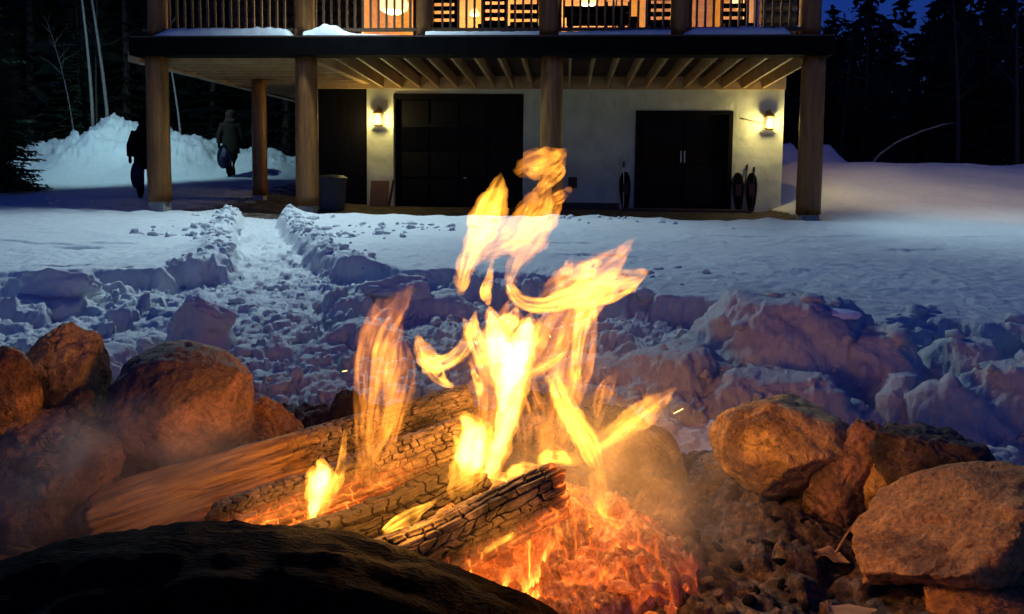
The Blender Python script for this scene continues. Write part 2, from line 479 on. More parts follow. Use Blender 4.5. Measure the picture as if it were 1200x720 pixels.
# ------------------------------------------------------------------ terrain
def terrain(x, y, detail=True):
    x = np.asarray(x, float); y = np.asarray(y, float)
    dx = x - HO.x; dy = y - HO.y
    u = dx * HU.x + dy * HU.y; v = dx * HV.x + dy * HV.y
    # undisturbed field
    field = 0.10 + 0.035 * fbm2(x * 0.45, y * 0.45, 3, 3) + 0.010 * fbm2(x * 2.2, y * 3.4, 3, 5) + 0.004 * pn2(x * 14, y * 14, 8)
    field = field + 0.02 * sstep(8, 4, y)
    for (cx, cy, rx, ry, dep) in DENTS:
        q = ((x - cx) / rx) ** 2 + ((y - cy) / ry) ** 2
        field = field - dep * np.exp(-q ** 2)
    # trampled ground round the pit
    nz = fbm2(x * 2.1, y * 2.1, 3, 21) * 0.30 + fbm2(x * 7, y * 7, 2, 22) * 0.07
    ye = np.interp(x, [-6.0, -3.6, -2.6, -2.0, -1.0, 0.0, 0.9, 1.6, 2.4, 3.4, 6.0], [4.2, 4.7, 5.3, 5.6, 5.5, 5.1, 4.3, 3.7, 3.5, 3.3, 3.0])
    trm = sstep(-0.10, 0.12, ye + nz * 0.9 - y)
    xt = np.interp(y, [4.8, 5.7, 8.5, 12.2], [-1.62, -1.82, -2.9, -4.15])
    wid = np.interp(y, [4.8, 6.0, 9, 12], [0.52, 0.34, 0.30, 0.30])
    dt = np.abs(x - xt) + nz * 0.20
    trench = sstep(wid + 0.05, wid - 0.07, dt) * sstep(12.6, 11.6, y)
    rim = np.exp(-((dt - wid - 0.16) / 0.13) ** 2) * sstep(12.6, 11.6, y) * sstep(4.6, 5.6, y)
    low = np.maximum(trm, trench)
    # snow lumps: crumbled blocks, softened and warped
    wa = pn2(x * 3.1, y * 3.1, 1); wb = pn2(x * 3.1, y * 3.1, 6); wc = pn2(x * 11, y * 11, 2); wd_ = pn2(x * 11, y * 11, 4)
    f1, f2, cid = worley2(x * 2.3 + 0.45 * wa + .10 * wc, y * 2.3 + 0.45 * wb + .10 * wd_, 31)
    blk = (cid ** 2.2) * sstep(0.0, 0.42, f2 - f1) * 0.13
    g1, g2, gid = worley2(x * 5.7 + 0.5 * wa + 0.3 * wc, y * 5.7 + 0.5 * wb + 0.3 * wd_, 32)
    blk2 = (gid ** 2.0) * sstep(0.0, 0.55, g2 - g1) * 0.085
    k1, k2, kid = worley2(x * 15 + .5 * wc, y * 15 + .5 * wd_, 33)
    blk3 = kid ** 2 * sstep(0.0, 0.6, k2 - k1) * 0.034 + 0.010 * np.abs(pn2(x * 24, y * 24, 35)) + .006 * pn2(x * 50, y * 50, 36)
    rough = fbm2(x * 1.6, y * 1.6, 4, 41) * 0.05
    floor_ = -0.09 + blk + blk2 * 0.9 + blk3 + rough
    tfloor = -0.05 + 0.25 * blk + 0.5 * blk2 + blk3 * 0.8 + 0.5 * rough
    zlow = np.where(trm > trench, floor_, tfloor)
    z = field * (1 - low) + zlow * low
    z = z + rim * (0.05 + 0.6 * blk2 + 0.6 * blk3) * (1 - low)
    # strewn lumps on the field beside the trampled edge
    nearedge = sstep(1.5, 0.0, y - ye) * sstep(0.08, 0.4, pn2(x * 1.1, y * 1.1, 55)) * (1 - low)
    z = z + nearedge * (blk2 + blk3) * 0.2
    # heaps thrown up beside the pit
    hx = x + 0.10 * pn2(x * 2.2, y * 2.2, 61) + .016 * fbm2(x * 7, y * 7, 3, 64); hy = y + 0.10 * pn2(x * 2.2, y * 2.2, 62) + .016 * fbm2(x * 7, y * 7, 3, 65)
    hn = 0.035 * fbm2(x * 2.2, y * 2.2, 2, 63) + .12 * blk2 + .22 * blk3
    for (cx, cy, rx, ry, top, sharp) in HEAPS:
        q = np.sqrt(((hx - cx) / rx) ** 2 + ((hy - cy) / ry) ** 2)
        hz = -0.13 + (top + 0.13 + hn) * sstep(1.0, sharp, q)
        z = np.maximum(z, hz)
    # pit hollow
    q = np.hypot((x - PIT[0]) / np.where(x < PIT[0], 1.4, 1.0), (y - PIT[1]) / 0.85)
    z = z * (1 - sstep(1.12, 0.78, q)) + (-0.26) * sstep(1.12, 0.78, q)
    # cleared ground under the deck
    edge = v + 0.55 + 0.15 * pn2(u * 0.6, v * 0.6, 71) + 0.05 * pn2(u * 4, v * 4, 72)
    inside = sstep(-0.10, 0.06, edge) * sstep(-0.6, 0.6, u + 0.9) * sstep(0.3, -0.2, u - ULEN - 0.35)
    pat = 0.0 + 0.06 * sstep(4, 0, u) + 0.012 * fbm2(x * 3, y * 3, 4, 75)
    lip = np.exp(-((edge + 0.2) / 0.16) ** 2) * (0.02 + 0.03 * pn2(u * 3, v * 2, 77)) 
    z = z * (1 - inside) + pat * inside + lip * (1 - inside) * sstep(-4, -2, u) * sstep(0, -0.6, u - ULEN)
    # left: the drive climbs to a ploughed bank
    lm = sstep(3.0, -0.5, u)
    climb = 0.40 * sstep(0.5, 7.0, v) * lm
    z = z + climb
    bank = 0
    for (cx, cy, rx, ry, hgt) in BANKS:
        q = np.sqrt(((x - cx) / rx) ** 2 + ((y - cy) / ry) ** 2)
        bank = np.maximum(bank, hgt * sstep(1.0, 0.12, q))
    lump = 0.16 * fbm2(x * 1.3, y * 1.3, 5, 81, .6) + 0.16 * (worley2(x * 1.8 + .4 * pn2(x * 3, y * 3, 85), y * 1.8, 83)[2] - 0.4) + .09 * (worley2(x * 4.5, y * 4.5, 84)[2] - .4)
    z = z + bank * (1 + 0.35 * lump) + lump * 0.7 * sstep(0.1, 0.8, bank)
    # right: the lawn rises behind the house
    rm = sstep(ULEN + 0.4, ULEN + 2.2, u)
    z = z + rm * (0.95 * sstep(11.2, 19.5, y - 0.10 * (x - 6)) + 0.05 * fbm2(x * 0.5, y * 0.5, 3, 91))
    z = z + 4.0 * sstep(26, 75, y)
    dirt = inside * (1 - 0.62 * sstep(2.2, -0.6, u)) * sstep(9, 6, v)
    dirt = np.maximum(dirt, 0.40 * sstep(3, -0.5, u) * sstep(-2.6, -1.0, u) * sstep(-0.6, 0.4, v) * sstep(7.5, 5, v))
    return z, dirt
PIT = (0.08, 1.76)
DENTS = []
for (px, py, rx, ry, d) in ((85, 287, .20, .13, .10), (30, 284, .42, .05, .05), (122, 282, .25, .06, .05), (60, 308, .22, .09, .08), (20, 322, .4, .06, .05),
                            (870, 276, .45, .05, .04), (985, 277, .40, .05, .04), (1120, 279, .5, .06, .05), (900, 268, .5, .05, .03), (800, 283, .3, .05, .04), (1080, 292, .4, .06, .03),
                            (640, 283, .5, .07, .05), (700, 300, .5, .07, .05)):
    q = G(px, py, 0.10); DENTS.append((q.x, q.y, rx, ry, d))
HEAPS = []
for (px, py, D, rx, ry, sh) in ((925, 350, 3.35, .66, .62, .25), (1010, 385, 3.10, .36, .42, .2), (790, 400, 3.05, .46, .40, .2), (900, 440, 2.75, .50, .36, .2), (700, 425, 3.1, .40, .36, .15),
                                (1070, 440, 2.75, .24, .24, .2), (1130, 460, 2.58, .26, .24, .2), (1190, 430, 2.62, .26, .26, .25), (1270, 422, 2.5, .34, .32, .2), (1130, 392, 3.3, .30, .24, .2),
                                (585, 410, 3.3, .44, .36, .2), (430, 376, 3.8, .30, .26, .3), (235, 376, 3.6, .22, .15, .55), (60, 348, 4.5, .40, .24, .45), (120, 408, 3.2, .26, .22, .3), (490, 345, 4.6, .5, .3, .45)):
    q = W(px, py, D); HEAPS.append((q.x, q.y, rx, ry, q.z, sh))
BANKS = []
for (px, py, D, rx, ry, hgt) in ((150, 150, 21.5, 2.8, 4.2, 1.45), (215, 165, 21.5, 2.6, 4.0, 1.05), (300, 182, 22, 2.8, 3.2, .72), (85, 182, 21.5, 2.6, 4.4, .85), (10, 200, 20.5, 3.2, 4.0, .50),
                                 (-90, 200, 20.0, 3.2, 4.0, .45), (962, 178, 22.0, 0.9, 0.9, .55), (918, 178, 22.5, 0.9, 0.9, .55)):
    q = W(px, py, D); BANKS.append((q.x, q.y, rx, ry, hgt))

ang = np.concatenate([np.linspace(-80, -42, 40)[:-1], np.linspace(-42, 42, 1000), np.linspace(42, 80, 40)[1:]])
rr = np.concatenate([np.geomspace(0.3, 1.9, 60)[:-1], np.geomspace(1.9, 13.5, 560)[:-1], np.geomspace(13.5, 26, 150)[:-1], np.geomspace(26, 220, 36)])
A, Rr = np.meshgrid(np.radians(ang), rr)
gx = np.sin(A) * Rr; gy = np.cos(A) * Rr
gz, gd = terrain(gx.ravel(), gy.ravel())
P3 = np.stack([gx, gy, gz.reshape(gx.shape)], -1)
du_ = np.gradient(P3, axis=1); dv_ = np.gradient(P3, axis=0); nn = np.cross(du_, dv_); nn /= np.linalg.norm(nn, axis=-1, keepdims=True) + 1e-12
sel = (gy < 9.5) & (np.abs(A) < math.radians(43)) & (gy > 1.6); pp3 = P3[sel]
steep = sstep(.98, .75, np.abs(nn[sel][:, 2])); yy = pp3[:, 1]
amp = (0.008 + 0.018 * steep) * sstep(9.5, 5, yy)
P3[sel] = pp3 + nn[sel] * (amp * (fbm3(pp3, 7.5, 4, 7, .62)))[:, None]
V = P3.reshape(-1, 3)
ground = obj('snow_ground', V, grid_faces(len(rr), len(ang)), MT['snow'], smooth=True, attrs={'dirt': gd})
tag(ground, 'snow covered ground with a trodden trench leading to the house', kind='structure')
_gz = gz.reshape(len(rr), len(ang))
def tz(x, y):
    a_ = np.interp(math.degrees(math.atan2(x, y)), ang, np.arange(len(ang))); r_ = np.interp(math.hypot(x, y), rr, np.arange(len(rr)))
    i, j = min(int(r_), len(rr) - 2), min(int(a_), len(ang) - 2); f, g = r_ - i, a_ - j
    return float((_gz[i, j] * (1 - g) + _gz[i, j + 1] * g) * (1 - f) + (_gz[i + 1, j] * (1 - g) + _gz[i + 1, j + 1] * g) * f)

# loose snow clods in the trodden area and along the trench
rng = np.random.default_rng(5)
def clod_mesh(spots, sub=2, seed=0):
    I, Fi = ico(sub); Vs = []; Fs = []
    for k, (x, y, z, r) in enumerate(spots):
        sc = rng.uniform(0.65, 1.25, 3) * r; sc[2] *= 0.8
        p = I.copy()
        for _ in range(4):
            nrm = rng.normal(size=3); nrm /= np.linalg.norm(nrm); lim = rng.uniform(0.5, 0.85)
            d = p @ nrm; p = p - np.outer(np.maximum(0, d - lim), nrm) * 0.85
        p = p * (1 + 0.38 * fbm3(p + rng.uniform(-50, 50, 3), 1.5, 3, seed, .6)[:, None])
        p = p * sc; a = rng.uniform(0, 6.28); c_, s_ = math.cos(a), math.sin(a)
        p = np.stack([p[:, 0] * c_ - p[:, 1] * s_, p[:, 0] * s_ + p[:, 1] * c_, p[:, 2]], 1) + np.array([x, y, z])
        Fs.append(Fi + len(I) * k); Vs.append(p)
    return np.concatenate(Vs), np.concatenate(Fs)
xs = []; 
for i in range(330):
    for _ in range(20):
        y = rng.uniform(2.4, 5.8); x = rng.uniform(-0.62, 0.66) * y
        if np.hypot((x - PIT[0]), (y - PIT[1]) / 0.85) > 1.15 and y < np.interp(x, [-6.0, -3.6, -2.6, -2.0, -1.0, 0.0, 0.9, 1.6, 2.4, 3.4], [4.2, 4.7, 5.3, 5.6, 5.5, 5.1, 4.3, 3.7, 3.5, 3.3]) - .1: break
    r = 0.010 + 0.050 * rng.random() ** 2.5
    xs.append((x, y, r))
for i in range(420):
    y = rng.uniform(5.2, 11.6); xt = np.interp(y, [4.8, 5.7, 8.5, 12.2], [-1.62, -1.82, -2.9, -4.15])
    x = xt + rng.choice([-1, 1]) * (0.34 + abs(rng.normal()) * 0.20)
    xs.append((x, y, 0.012 + 0.045 * rng.random() ** 2.5))
for (px, py, sx, sy, n) in ((180, 272, .25, .12, 14), (215, 266, .2, .1, 10), (400, 275, .35, .35, 40), (470, 266, .5, .25, 40), (250, 262, .25, .25, 24), (700, 258, .5, .15, 18), (760, 262, .6, .2, 12), (15, 236, .6, .2, 14), (70, 238, .5, .2, 10), (770, 325, .4, .2, 16), (1130, 372, .35, .2, 12), (1090, 385, .3, .15, 8)):
    q = G(px, py, 0.11)
    for i in range(n): xs.append((q.x + rng.normal() * sx, q.y + rng.normal() * sy, 0.012 + 0.05 * rng.random() ** 2))
arr = np.array(xs); zz = terrain(arr[:, 0], arr[:, 1])[0]
Vc, Fc = clod_mesh([(a[0], a[1], z + a[2] * 0.15, a[2]) for a, z in zip(arr, zz)])
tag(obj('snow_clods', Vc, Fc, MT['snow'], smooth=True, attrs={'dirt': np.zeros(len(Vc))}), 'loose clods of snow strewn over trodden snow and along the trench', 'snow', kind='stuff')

# a few big broken snow slabs that stand out
slabs = [(235, 380, 3.55, .13, .07, .09), (62, 350, 4.6, .22, .10, .11), (470, 342, 4.6, .20, .10, .08), (105, 424, 3.0, .10, .07, .06)]
for k, (px, py, D, rx, ry, rz) in enumerate(slabs):
    q = W(px, py, D)
    I, Fi = ico(5); p = I.copy()
    r2 = np.random.default_rng(100 + k)
    for _ in range(7):
        nrm = r2.normal(size=3); nrm /= np.linalg.norm(nrm); lim = r2.uniform(0.5, 0.8)
        d = p @ nrm; p = p - np.outer(np.maximum(0, d - lim), nrm) * 0.92
    p = p * (1 + 0.16 * fbm3(p + k * 9.1, 1.8, 5, k, .6)[:, None])
    p = p * np.array([rx, ry, rz]) * 1.25 + np.array([q.x, q.y, tz(q.x, q.y) + rz * 0.45])
    lab = ['broken snow block with upright flat face above the round boulder', 'wide snow slab at the trampled edge, left side', 'long snow ledge block right of the trench mouth', 'low snow lump just above the angular rock',
           'small snow lump in the middle of the trench mouth', 'rounded upright snow lump right of the trench mouth', 'snow lump behind the left flames', 'snow lump standing left of the upright flat-faced block'][k]
    tag(obj('snow_block', p, Fi, MT['snow'], smooth=True, attrs={'dirt': np.zeros(len(p))}, origin=(q.x, q.y, tz(q.x, q.y))), lab, 'snow block', 'broken snow blocks in the trampled area')
# glassy lump of ice on the right heap
q = W(985, 348, 3.15)
I, Fi = ico(4); p = I * (1 + 0.15 * fbm3(I, 2.0, 4, 5)[:, None]) * np.array([.09, .06, .022])
t = NT('ice'); t.p(Base_Color=(0.75, 0.82, 0.88), Roughness=0.12); MT['ice'] = t.m
tag(obj('ice_lump', p + np.array([q.x, q.y, tz(q.x, q.y) + .002]), Fi, MT['ice'], smooth=True, origin=(q.x, q.y, tz(q.x, q.y))), 'shiny lump of ice on top of the large snow heap', 'ice')

# ------------------------------------------------------------------ house
house = empty('log_house', H(ULEN / 2, WV, 0), 'two storey log house with white plaster ground floor and raised deck', 'house')
def log_post(u, v, z0, z1, r, mat, name='post', parent=house, tp=0.94, seed=0, n=20):
    r2 = np.random.default_rng(seed + int(abs(u) * 100)); k = 14
    V = []; F = []
    for i in range(k + 1):
        z = z0 + (z1 - z0) * i / k; c0 = H(u, v, z)
        for j in range(n):
            th = 2 * math.pi * j / n
            rad = r * (1 + (tp - 1) * i / k) * (1 + 0.02 * math.sin(3 * th + seed) + 0.012 * r2.normal() * 0.3)
            V.append(c0 + Vector((math.cos(th) * rad, math.sin(th) * rad, 0)))
    for i in range(k):
        for j in range(n):
            j2 = (j + 1) % n; F.append((i*n+j, i*n+j2, (i+1)*n+j2, (i+1)*n+j))
    F.append(tuple(range(n-1, -1, -1))); F.append(tuple(k*n+j for j in range(n)))
    return obj(name, V, F, mat, parent, smooth=True)
UP = {}
lowpx = [(187, 225), (360, 225), (645, 230), (947, 240)]
lowu = [0.0] + [hu(px, py, 0)[0] for px, py in lowpx[1:3]] + [ULEN]
for k, u in enumerate(lowu):
    gzp = tz(*H(u, 0, 0).xy)
    p = log_post(u, 0.0, gzp + 0.17, BZ + 0.003, 0.185, MT['log_post'], seed=k)
    hbox(u - .125, u + .125, -.125, .125, gzp - .1, gzp + .168).build('footing', MT['concrete'], p)
upu = [hu(px, 20, 0.0)[0] for px in (183, 355, 497, 643, 797, 951)]
DT = BZ + 0.305                  # deck surface
for k, u in enumerate(upu):
    log_post(u, 0.06, DT + 0.002, 5.4, 0.165 if k not in (2, 4) else 0.14, MT['log_post'], seed=20 + k)
# back post of the side wing
bu, bz = hu(304, 170, 5.2)
b2, _z = hu(304, 170, 2.75); _g = tz(*H(b2, 2.75, 0).xy)
p = log_post(b2, 2.75, _g + .1, BZ - .035, 0.15, MT['log_post'], seed=44)
hbox(b2 - .10, b2 + .10, 2.65, 2.85, _g - .1, _g + .098).build('footing', MT['concrete'], p)
# deck frame
EU0, EU1 = -0.32, ULEN + 0.22
hbox(EU0, EU1, -0.24, 0.10, BZ, BZ + 0.277).build('rim_beam', MT['dark_beam'], house)
hbox(EU0 + .2, EU1 - .05, 0.105, 0.17, BZ + 0.02, BZ + 0.08).build('ledger', MT['joist_wood'], house)
z_hd = hu(760, 105, WV)[1]
WL = hu(372, 150, WV)[0]; WR = hu(918, 150, WV)[0]
JU = lowu[1] + 0.15
k = 0; u = EU1 - 0.09
first = None
while u > JU:
    m = MB(); zs = z_hd - BZ
    m.add([H(u + a_ * .021, v_, BZ + z_ + (zs if v_ > 1 else 0)) for v_, z_ in ((.174, .02), (.174, .235), (WV - .082, .235), (WV - .082, .02)) for a_ in (-1, 1)],
          [(0, 1, 3, 2), (2, 3, 5, 4), (4, 5, 7, 6), (6, 7, 1, 0), (0, 2, 4, 6), (1, 7, 5, 3)])
    m.build('joist', MT['joist_wood'], house); u -= 0.385
# side wing
hbox(JU - .16, JU - .02, 0.172, 8.4, BZ - 0.04, BZ + 0.238).build('girder', MT['joist_wood'], house)
hbox(bu - .10, bu + .10, 0.174, 8.4, BZ - 0.048, BZ + 0.12).build('side_beam', MT['joist_wood'], house)
v = 0.45
while v < 8.3:
    hbox(bu + .102, JU - .162, v - .035, v + .035, BZ - 0.03, BZ + 0.236).build('joist', MT['joist_wood'], house); v += 0.42
v = 0.30
while v < 8.3:
    hbox(bu - 0.1, JU - 0.022, v, v + .135, BZ + 0.24, BZ + 0.276).build('deck_board', MT['deck_board'], house); v += 0.142
v = 0.104
while v < WV - .1:
    dz_ = (z_hd - BZ) * (v - .1) / (WV - .1); hbox(JU - 0.018, EU1, v, v + .135, BZ + 0.242 + dz_, BZ + 0.277 + dz_).build('deck_board', MT['deck_board'], house); v += 0.142
hbox(EU0, EU1, -0.23, 3.8, BZ + 0.28, DT).build('deck_top', MT['deck_board'], house)
# header over the ground floor and walls (built around the openings)
hbox(WL, WR, WV - .08, WV + .10, z_hd, BZ + .33).build('header_beam', MT['joist_wood'], house)
def seg(pa, pb, za, zb, name='wall', mat='plaster', v0=WV, v1=WV + .25):
    return hbox(pa, pb, v0, v1, za, zb).build(name, MT[mat], house)
def U(px, py=180): return hu(px, py, WV)[0]
gu0, gu1 = U(461), U(613); du0, du1 = U(744), U(858)
pu0, pu1 = U(430), U(461)
z_gd = hu(540, 110, WV)[1]; z_dr = hu(800, 130, WV)[1]
zb = -0.15
for nm, a, b, z0, z1 in (('wall', pu0, gu0, zb, z_hd - .002), ('wall', gu1, du0, zb, z_hd - .002), ('wall', du1, WR, zb, z_hd - .002), ('wall', du0 + .002, du1 - .002, z_dr, z_hd - .002), ('wall', gu0 + .002, gu1 - .002, z_gd, z_hd - .002)):
    # subdivided plaster so the old wall is a little uneven
    nu = max(2, int((b - a) / .06)); nz_ = max(2, int((z1 - z0) / .06)); Vv = []; Ff = []
    UU, ZZ = np.meshgrid(a + (b - a) * np.arange(nu + 1) / nu, z0 + (z1 - z0) * np.arange(nz_ + 1) / nz_)
    EE = np.where((np.arange(nu + 1) == 0) | (np.arange(nu + 1) == nu), 0.0, 0.012)[None, :] * fbm2(UU * 1.7, ZZ * 1.7, 3, 9)
    Vv = [H(float(a_), WV + float(e_), float(z_)) for a_, e_, z_ in zip(UU.ravel(), EE.ravel(), ZZ.ravel())]
    Ff = [tuple(f) for f in grid_faces(nz_ + 1, nu + 1).tolist()]
    nb = len(Vv)
    Vv += [H(a, WV + .25, z0), H(b, WV + .25, z0), H(b, WV + .25, z1), H(a, WV + .25, z1)]
    bl, br, tr_, tl = 0, nu, nz_ * (nu + 1) + nu, nz_ * (nu + 1)
    Ff += [(nb, nb+3, nb+2, nb+1)]
    Ff += [tuple([nb, nb + 1] + list(range(nu, -1, -1))), tuple([nb + 2, nb + 3] + [nz_ * (nu + 1) + j for j in range(nu + 1)])]
    Ff += [tuple([nb + 3, nb] + [i * (nu + 1) for i in range(nz_ + 1)]), tuple([nb + 1, nb + 2] + [i * (nu + 1) + nu for i in range(nz_, -1, -1)])]
    obj(nm, Vv, Ff, MT['plaster'], house, smooth=False)
# dark timber wall left of the pillar, side and back walls
seg(WL, pu0 - .002, zb, z_hd - .002, 'timber_wall', 'door_wood', WV + .05, WV + .25)
hbox(WL, WL + .2, WV + .252, 11, zb, BZ).build('side_wall', MT['door_wood'], house)
hbox(WR - .25, WR, WV + .252, 11, zb, BZ + .3).build('side_wall', MT['plaster'], house)
# garage door: frame, rows of panels, small panes, handle
gd = hbox(gu0 + .002, gu1 - .002, WV + .17, WV + .22, 0.0, z_gd - .002).build('garage_door', MT['door_wood'], house)
nc, nr = 4, 4
for i in range(nc):
    for j in range(nr):
        a = gu0 + .12 + (gu1 - gu0 - .24) * i / nc + .03; b = gu0 + .12 + (gu1 - gu0 - .24) * (i + 1) / nc - .03
        z0 = .06 + (z_gd - .16) * j / nr + .03; z1 = .06 + (z_gd - .16) * (j + 1) / nr - .03
        hbox(a, b, WV + .145, WV + .168, z0, z1).build('pane' if j == 2 else 'panel', MT['dark_glass'] if j == 2 else MT['door_wood'], gd)
hbox(gu0 + .02, gu1 - .02, WV - .03, WV + .14, z_gd - .11, z_gd - .004).build('lintel', MT['door_wood'], gd)
c0 = H(hu(544, 209, WV)[0], WV + .13, hu(544, 209, WV)[1]); MB().box(c0, HU * .03, HV * .012, ZV * .012).build('handle', MT['steel'], gd)
# double entrance door with surround
dr = hbox(du0 + .09, du1 - .09, WV + .10, WV + .15, 0.02, z_dr - .08).build('double_door', MT['door_wood'], house)
hbox(du0 + .002, du0 + .085, WV - .03, WV + .16, 0.0, z_dr - .002).build('jamb', MT['door_wood'], dr)
hbox(du1 - .085, du1 - .002, WV - .03, WV + .16, 0.0, z_dr - .002).build('jamb', MT['door_wood'], dr)
hbox(du0 + .087, du1 - .087, WV - .03, WV + .16, z_dr - .078, z_dr - .002).build('lintel', MT['door_wood'], dr)
dm_ = (du0 + du1) / 2
for s_ in (-1, 1):
    a, b = (du0 + .13, dm_ - .05) if s_ < 0 else (dm_ + .05, du1 - .13)
    hbox(a, b, WV + .078, WV + .098, .95, z_dr - .2).build('pane', MT['dark_glass'], dr)
    hbox(a, b, WV + .075, WV + .098, .15, .85).build('panel', MT['door_wood'], dr)
    hbox(dm_ + s_ * .035 - .012, dm_ + s_ * .035 + .012, WV + .04, WV + .098, .98, 1.22).build('handle', MT['steel'], dr)
hbox(du0 - .25, du1 + .3, WV - .45, WV - .04, -.05, .05).build('door_step', MT['deck_board'], house)
hbox(gu1 + .1, du0 - .3, WV - .02, WV - .004, -.05, .14).build('skirting', MT['deck_board'], house)

# upper storey: log siding, windows into a lit room, roof
UV0 = WV + 0.1
wins = [(hu(420, 15, UV0)[0], hu(487, 15, UV0)[0]), (hu(503, 15, UV0)[0], hu(632, 15, UV0)[0]), (hu(655, 15, UV0)[0], hu(790, 15, UV0)[0]), (hu(808, 15, UV0)[0], hu(934, 15, UV0)[0])]
WZ0, WZ1 = DT + 0.12, DT + 2.05
solid = []; a = -1.9 + WL
for (w0, w1) in wins: solid.append((a, w0)); a = w1
solid.append((a, ULEN + .1))
for (a, b) in solid:
    z = DT + .003; k = 0
    while z < 5.35:
        m = MB(); r = .115
        m.tube([H(a, UV0 + .1, z + r), H(b, UV0 + .1, z + r)], [r, r], 12); m.build('wall_log', MT['log_siding'], house, smooth=False); z += .222
for (w0, w1) in wins:
    f = MB()
    hbox(w0, w1, UV0 + .02, UV0 + .18, DT + .003, WZ0, f); hbox(w0, w1, UV0 + .02, UV0 + .18, WZ1, 5.35, f)
    hbox(w0, w0 + .06, UV0 + .03, UV0 + .17, WZ0 + .002, WZ1 - .002, f); hbox(w1 - .06, w1, UV0 + .03, UV0 + .17, WZ0 + .002, WZ1 - .002, f)
    wo = f.build('window', MT['log_siding'], house)
    nm = 2 if w1 - w0 > 1.5 else 1
    for i in range(nm):
        a = w0 + .062 + (w1 - w0 - .124) * i / nm; b = w0 + .062 + (w1 - w0 - .124) * (i + 1) / nm
        hbox(a + .02, b - .02, UV0 + .09, UV0 + .10, WZ0 + .004, WZ1 - .004).build('pane', MT['window_glass'], wo)
        if i: hbox(a - .018, a + .018, UV0 + .07, UV0 + .13, WZ0 + .004, WZ1 - .004).build('mullion', MT['log_siding'], wo)
ra, rb = wins[0][0] - .8, ULEN
hbox(ra, rb, 8.2, 8.4, DT, 5.3).build('room_back_wall', MT['honey_wood'], house)
hbox(ra, rb, UV0 + .25, 8.198, DT - .03, DT + .004).build('room_floor', MT['honey_wood'], house)
hbox(ra - .2, ra - .002, UV0 + .25, 8.4, DT, 5.3).build('room_side_wall', MT['honey_wood'], house)
hbox(rb - .001, rb + .1, UV0 + .25, 8.4, DT, 5.3).build('room_side_wall', MT['honey_wood'], house)
rf = MB()
rf.add([H(EU0 - 3, -.75, 5.42), H(EU1 + .5, -.75, 5.42), H(EU1 + .5, 11.5, 7.2), H(EU0 - 3, 11.5, 7.2), H(EU0 - 3, -.75, 5.62), H(EU1 + .5, -.75, 5.62), H(EU1 + .5, 11.5, 7.4), H(EU0 - 3, 11.5, 7.4)],
       [(0,3,2,1),(4,5,6,7),(0,1,5,4),(1,2,6,5),(2,3,7,6),(3,0,4,7)])
rf.build('roof', MT['dark_beam'], house)
hbox(ra - .2, rb + .1, UV0 - .1, 8.4, 5.301, 5.40).build('room_ceiling', MT['honey_wood'], house)

# railing with single balusters
rl = MB()
hbox(EU0 + .1, EU1 - .1, -.03, .03, DT + .10, DT + .15, rl); hbox(EU0 + .1, EU1 - .1, -.05, .05, DT + .98, DT + 1.04, rl)
rail = rl.build('railing', MT['rail_wood'], house)
u = EU0 + .3; bme = None
while u < EU1 - .2:
    if min(abs(u - q) for q in upu) > .2:
        o = hbox(u - .017, u + .017, -.017, .017, DT + .152, DT + .978)
        if bme is None:
            b0 = H(u, 0, DT); o = o.build('baluster', MT['rail_wood'], rail, origin=b0); bme = o; bu0 = u
        else:
            c_ = link_copy(bme, rail); c_.location = Vector(bme.location) + HU * (u - bu0)
    u += 0.128

# deck furniture seen in silhouette
def deck_bench(u0, u1, v0, name, label, back=True):
    e = empty(name, H((u0 + u1) / 2, v0, DT), label, 'bench')
    hbox(u0, u1, v0 - .25, v0 + .25, DT + .40, DT + .46).build('seat', MT['dark_beam'], e)
    if back:
        for k in range(3): hbox(u0, u1, v0 + .25, v0 + .29, DT + .52 + k * .16, DT + .62 + k * .16).build('back_slat', MT['dark_beam'], e)
    for a in (u0 + .05, u1 - .05):
        for b in (-.2, .22): hbox(a - .035, a + .035, v0 + b - .035, v0 + b + .035, DT + .001, DT + .398).build('leg', MT['dark_beam'], e)
def deck_table(u0, u1, v0, name, label):
    e = empty(name, H((u0 + u1) / 2, v0, DT), label, 'table')
    for k in range(5): hbox(u0, u1, v0 - .4 + k * .16, v0 - .26 + k * .16, DT + .70, DT + .74).build('slat', MT['dark_beam'], e)
    hbox(u0 + .05, u1 - .05, v0 - .35, v0 + .35, DT + .62, DT + .698).build('apron', MT['dark_beam'], e)
    for a in (u0 + .1, u1 - .1):
        for b in (-.3, .3): hbox(a - .04, a + .04, v0 + b - .04, v0 + b + .04, DT + .001, DT + .618).build('leg', MT['dark_beam'], e)
def deck_chair(u, v0, label):
    e = empty('deck_chair', H(u, v0, DT), label, 'chair', 'chairs on the deck')
    hbox(u - .24, u + .24, v0 - .22, v0 + .22, DT + .42, DT + .46).build('seat', MT['dark_beam'], e)
    for k in range(4): hbox(u - .22, u + .22, v0 + .2, v0 + .23, DT + .52 + k * .14, DT + .60 + k * .14).build('back_slat', MT['dark_beam'], e)
    for a in (-.21, .21):
        hbox(u + a - .025, u + a + .025, v0 + .231, v0 + .27, DT + .462, DT + 1.1).build('back_post', MT['dark_beam'], e)
        for b in (-.19, .19): hbox(u + a - .025, u + a + .025, v0 + b - .025, v0 + b + .025, DT + .001, DT + .418).build('leg', MT['dark_beam'], e)
uu = lambda px: hu(px, 20, 1.6)[0]
deck_bench(uu(596), uu(632), 1.7, 'deck_bench', 'dark bench on the deck just left of the middle post')
deck_table(uu(662), uu(735), 1.6, 'deck_table', 'long dark table on the deck right of the middle post')
deck_bench(uu(664), uu(742), .95, 'deck_bench', 'long low dark bench in front of the deck table', back=False)
deck_chair(uu(728), 2.3, 'dark slatted chair at the right end of the deck table')
deck_chair(uu(776), 1.5, 'dark slatted chair beside the narrow right post of the deck')
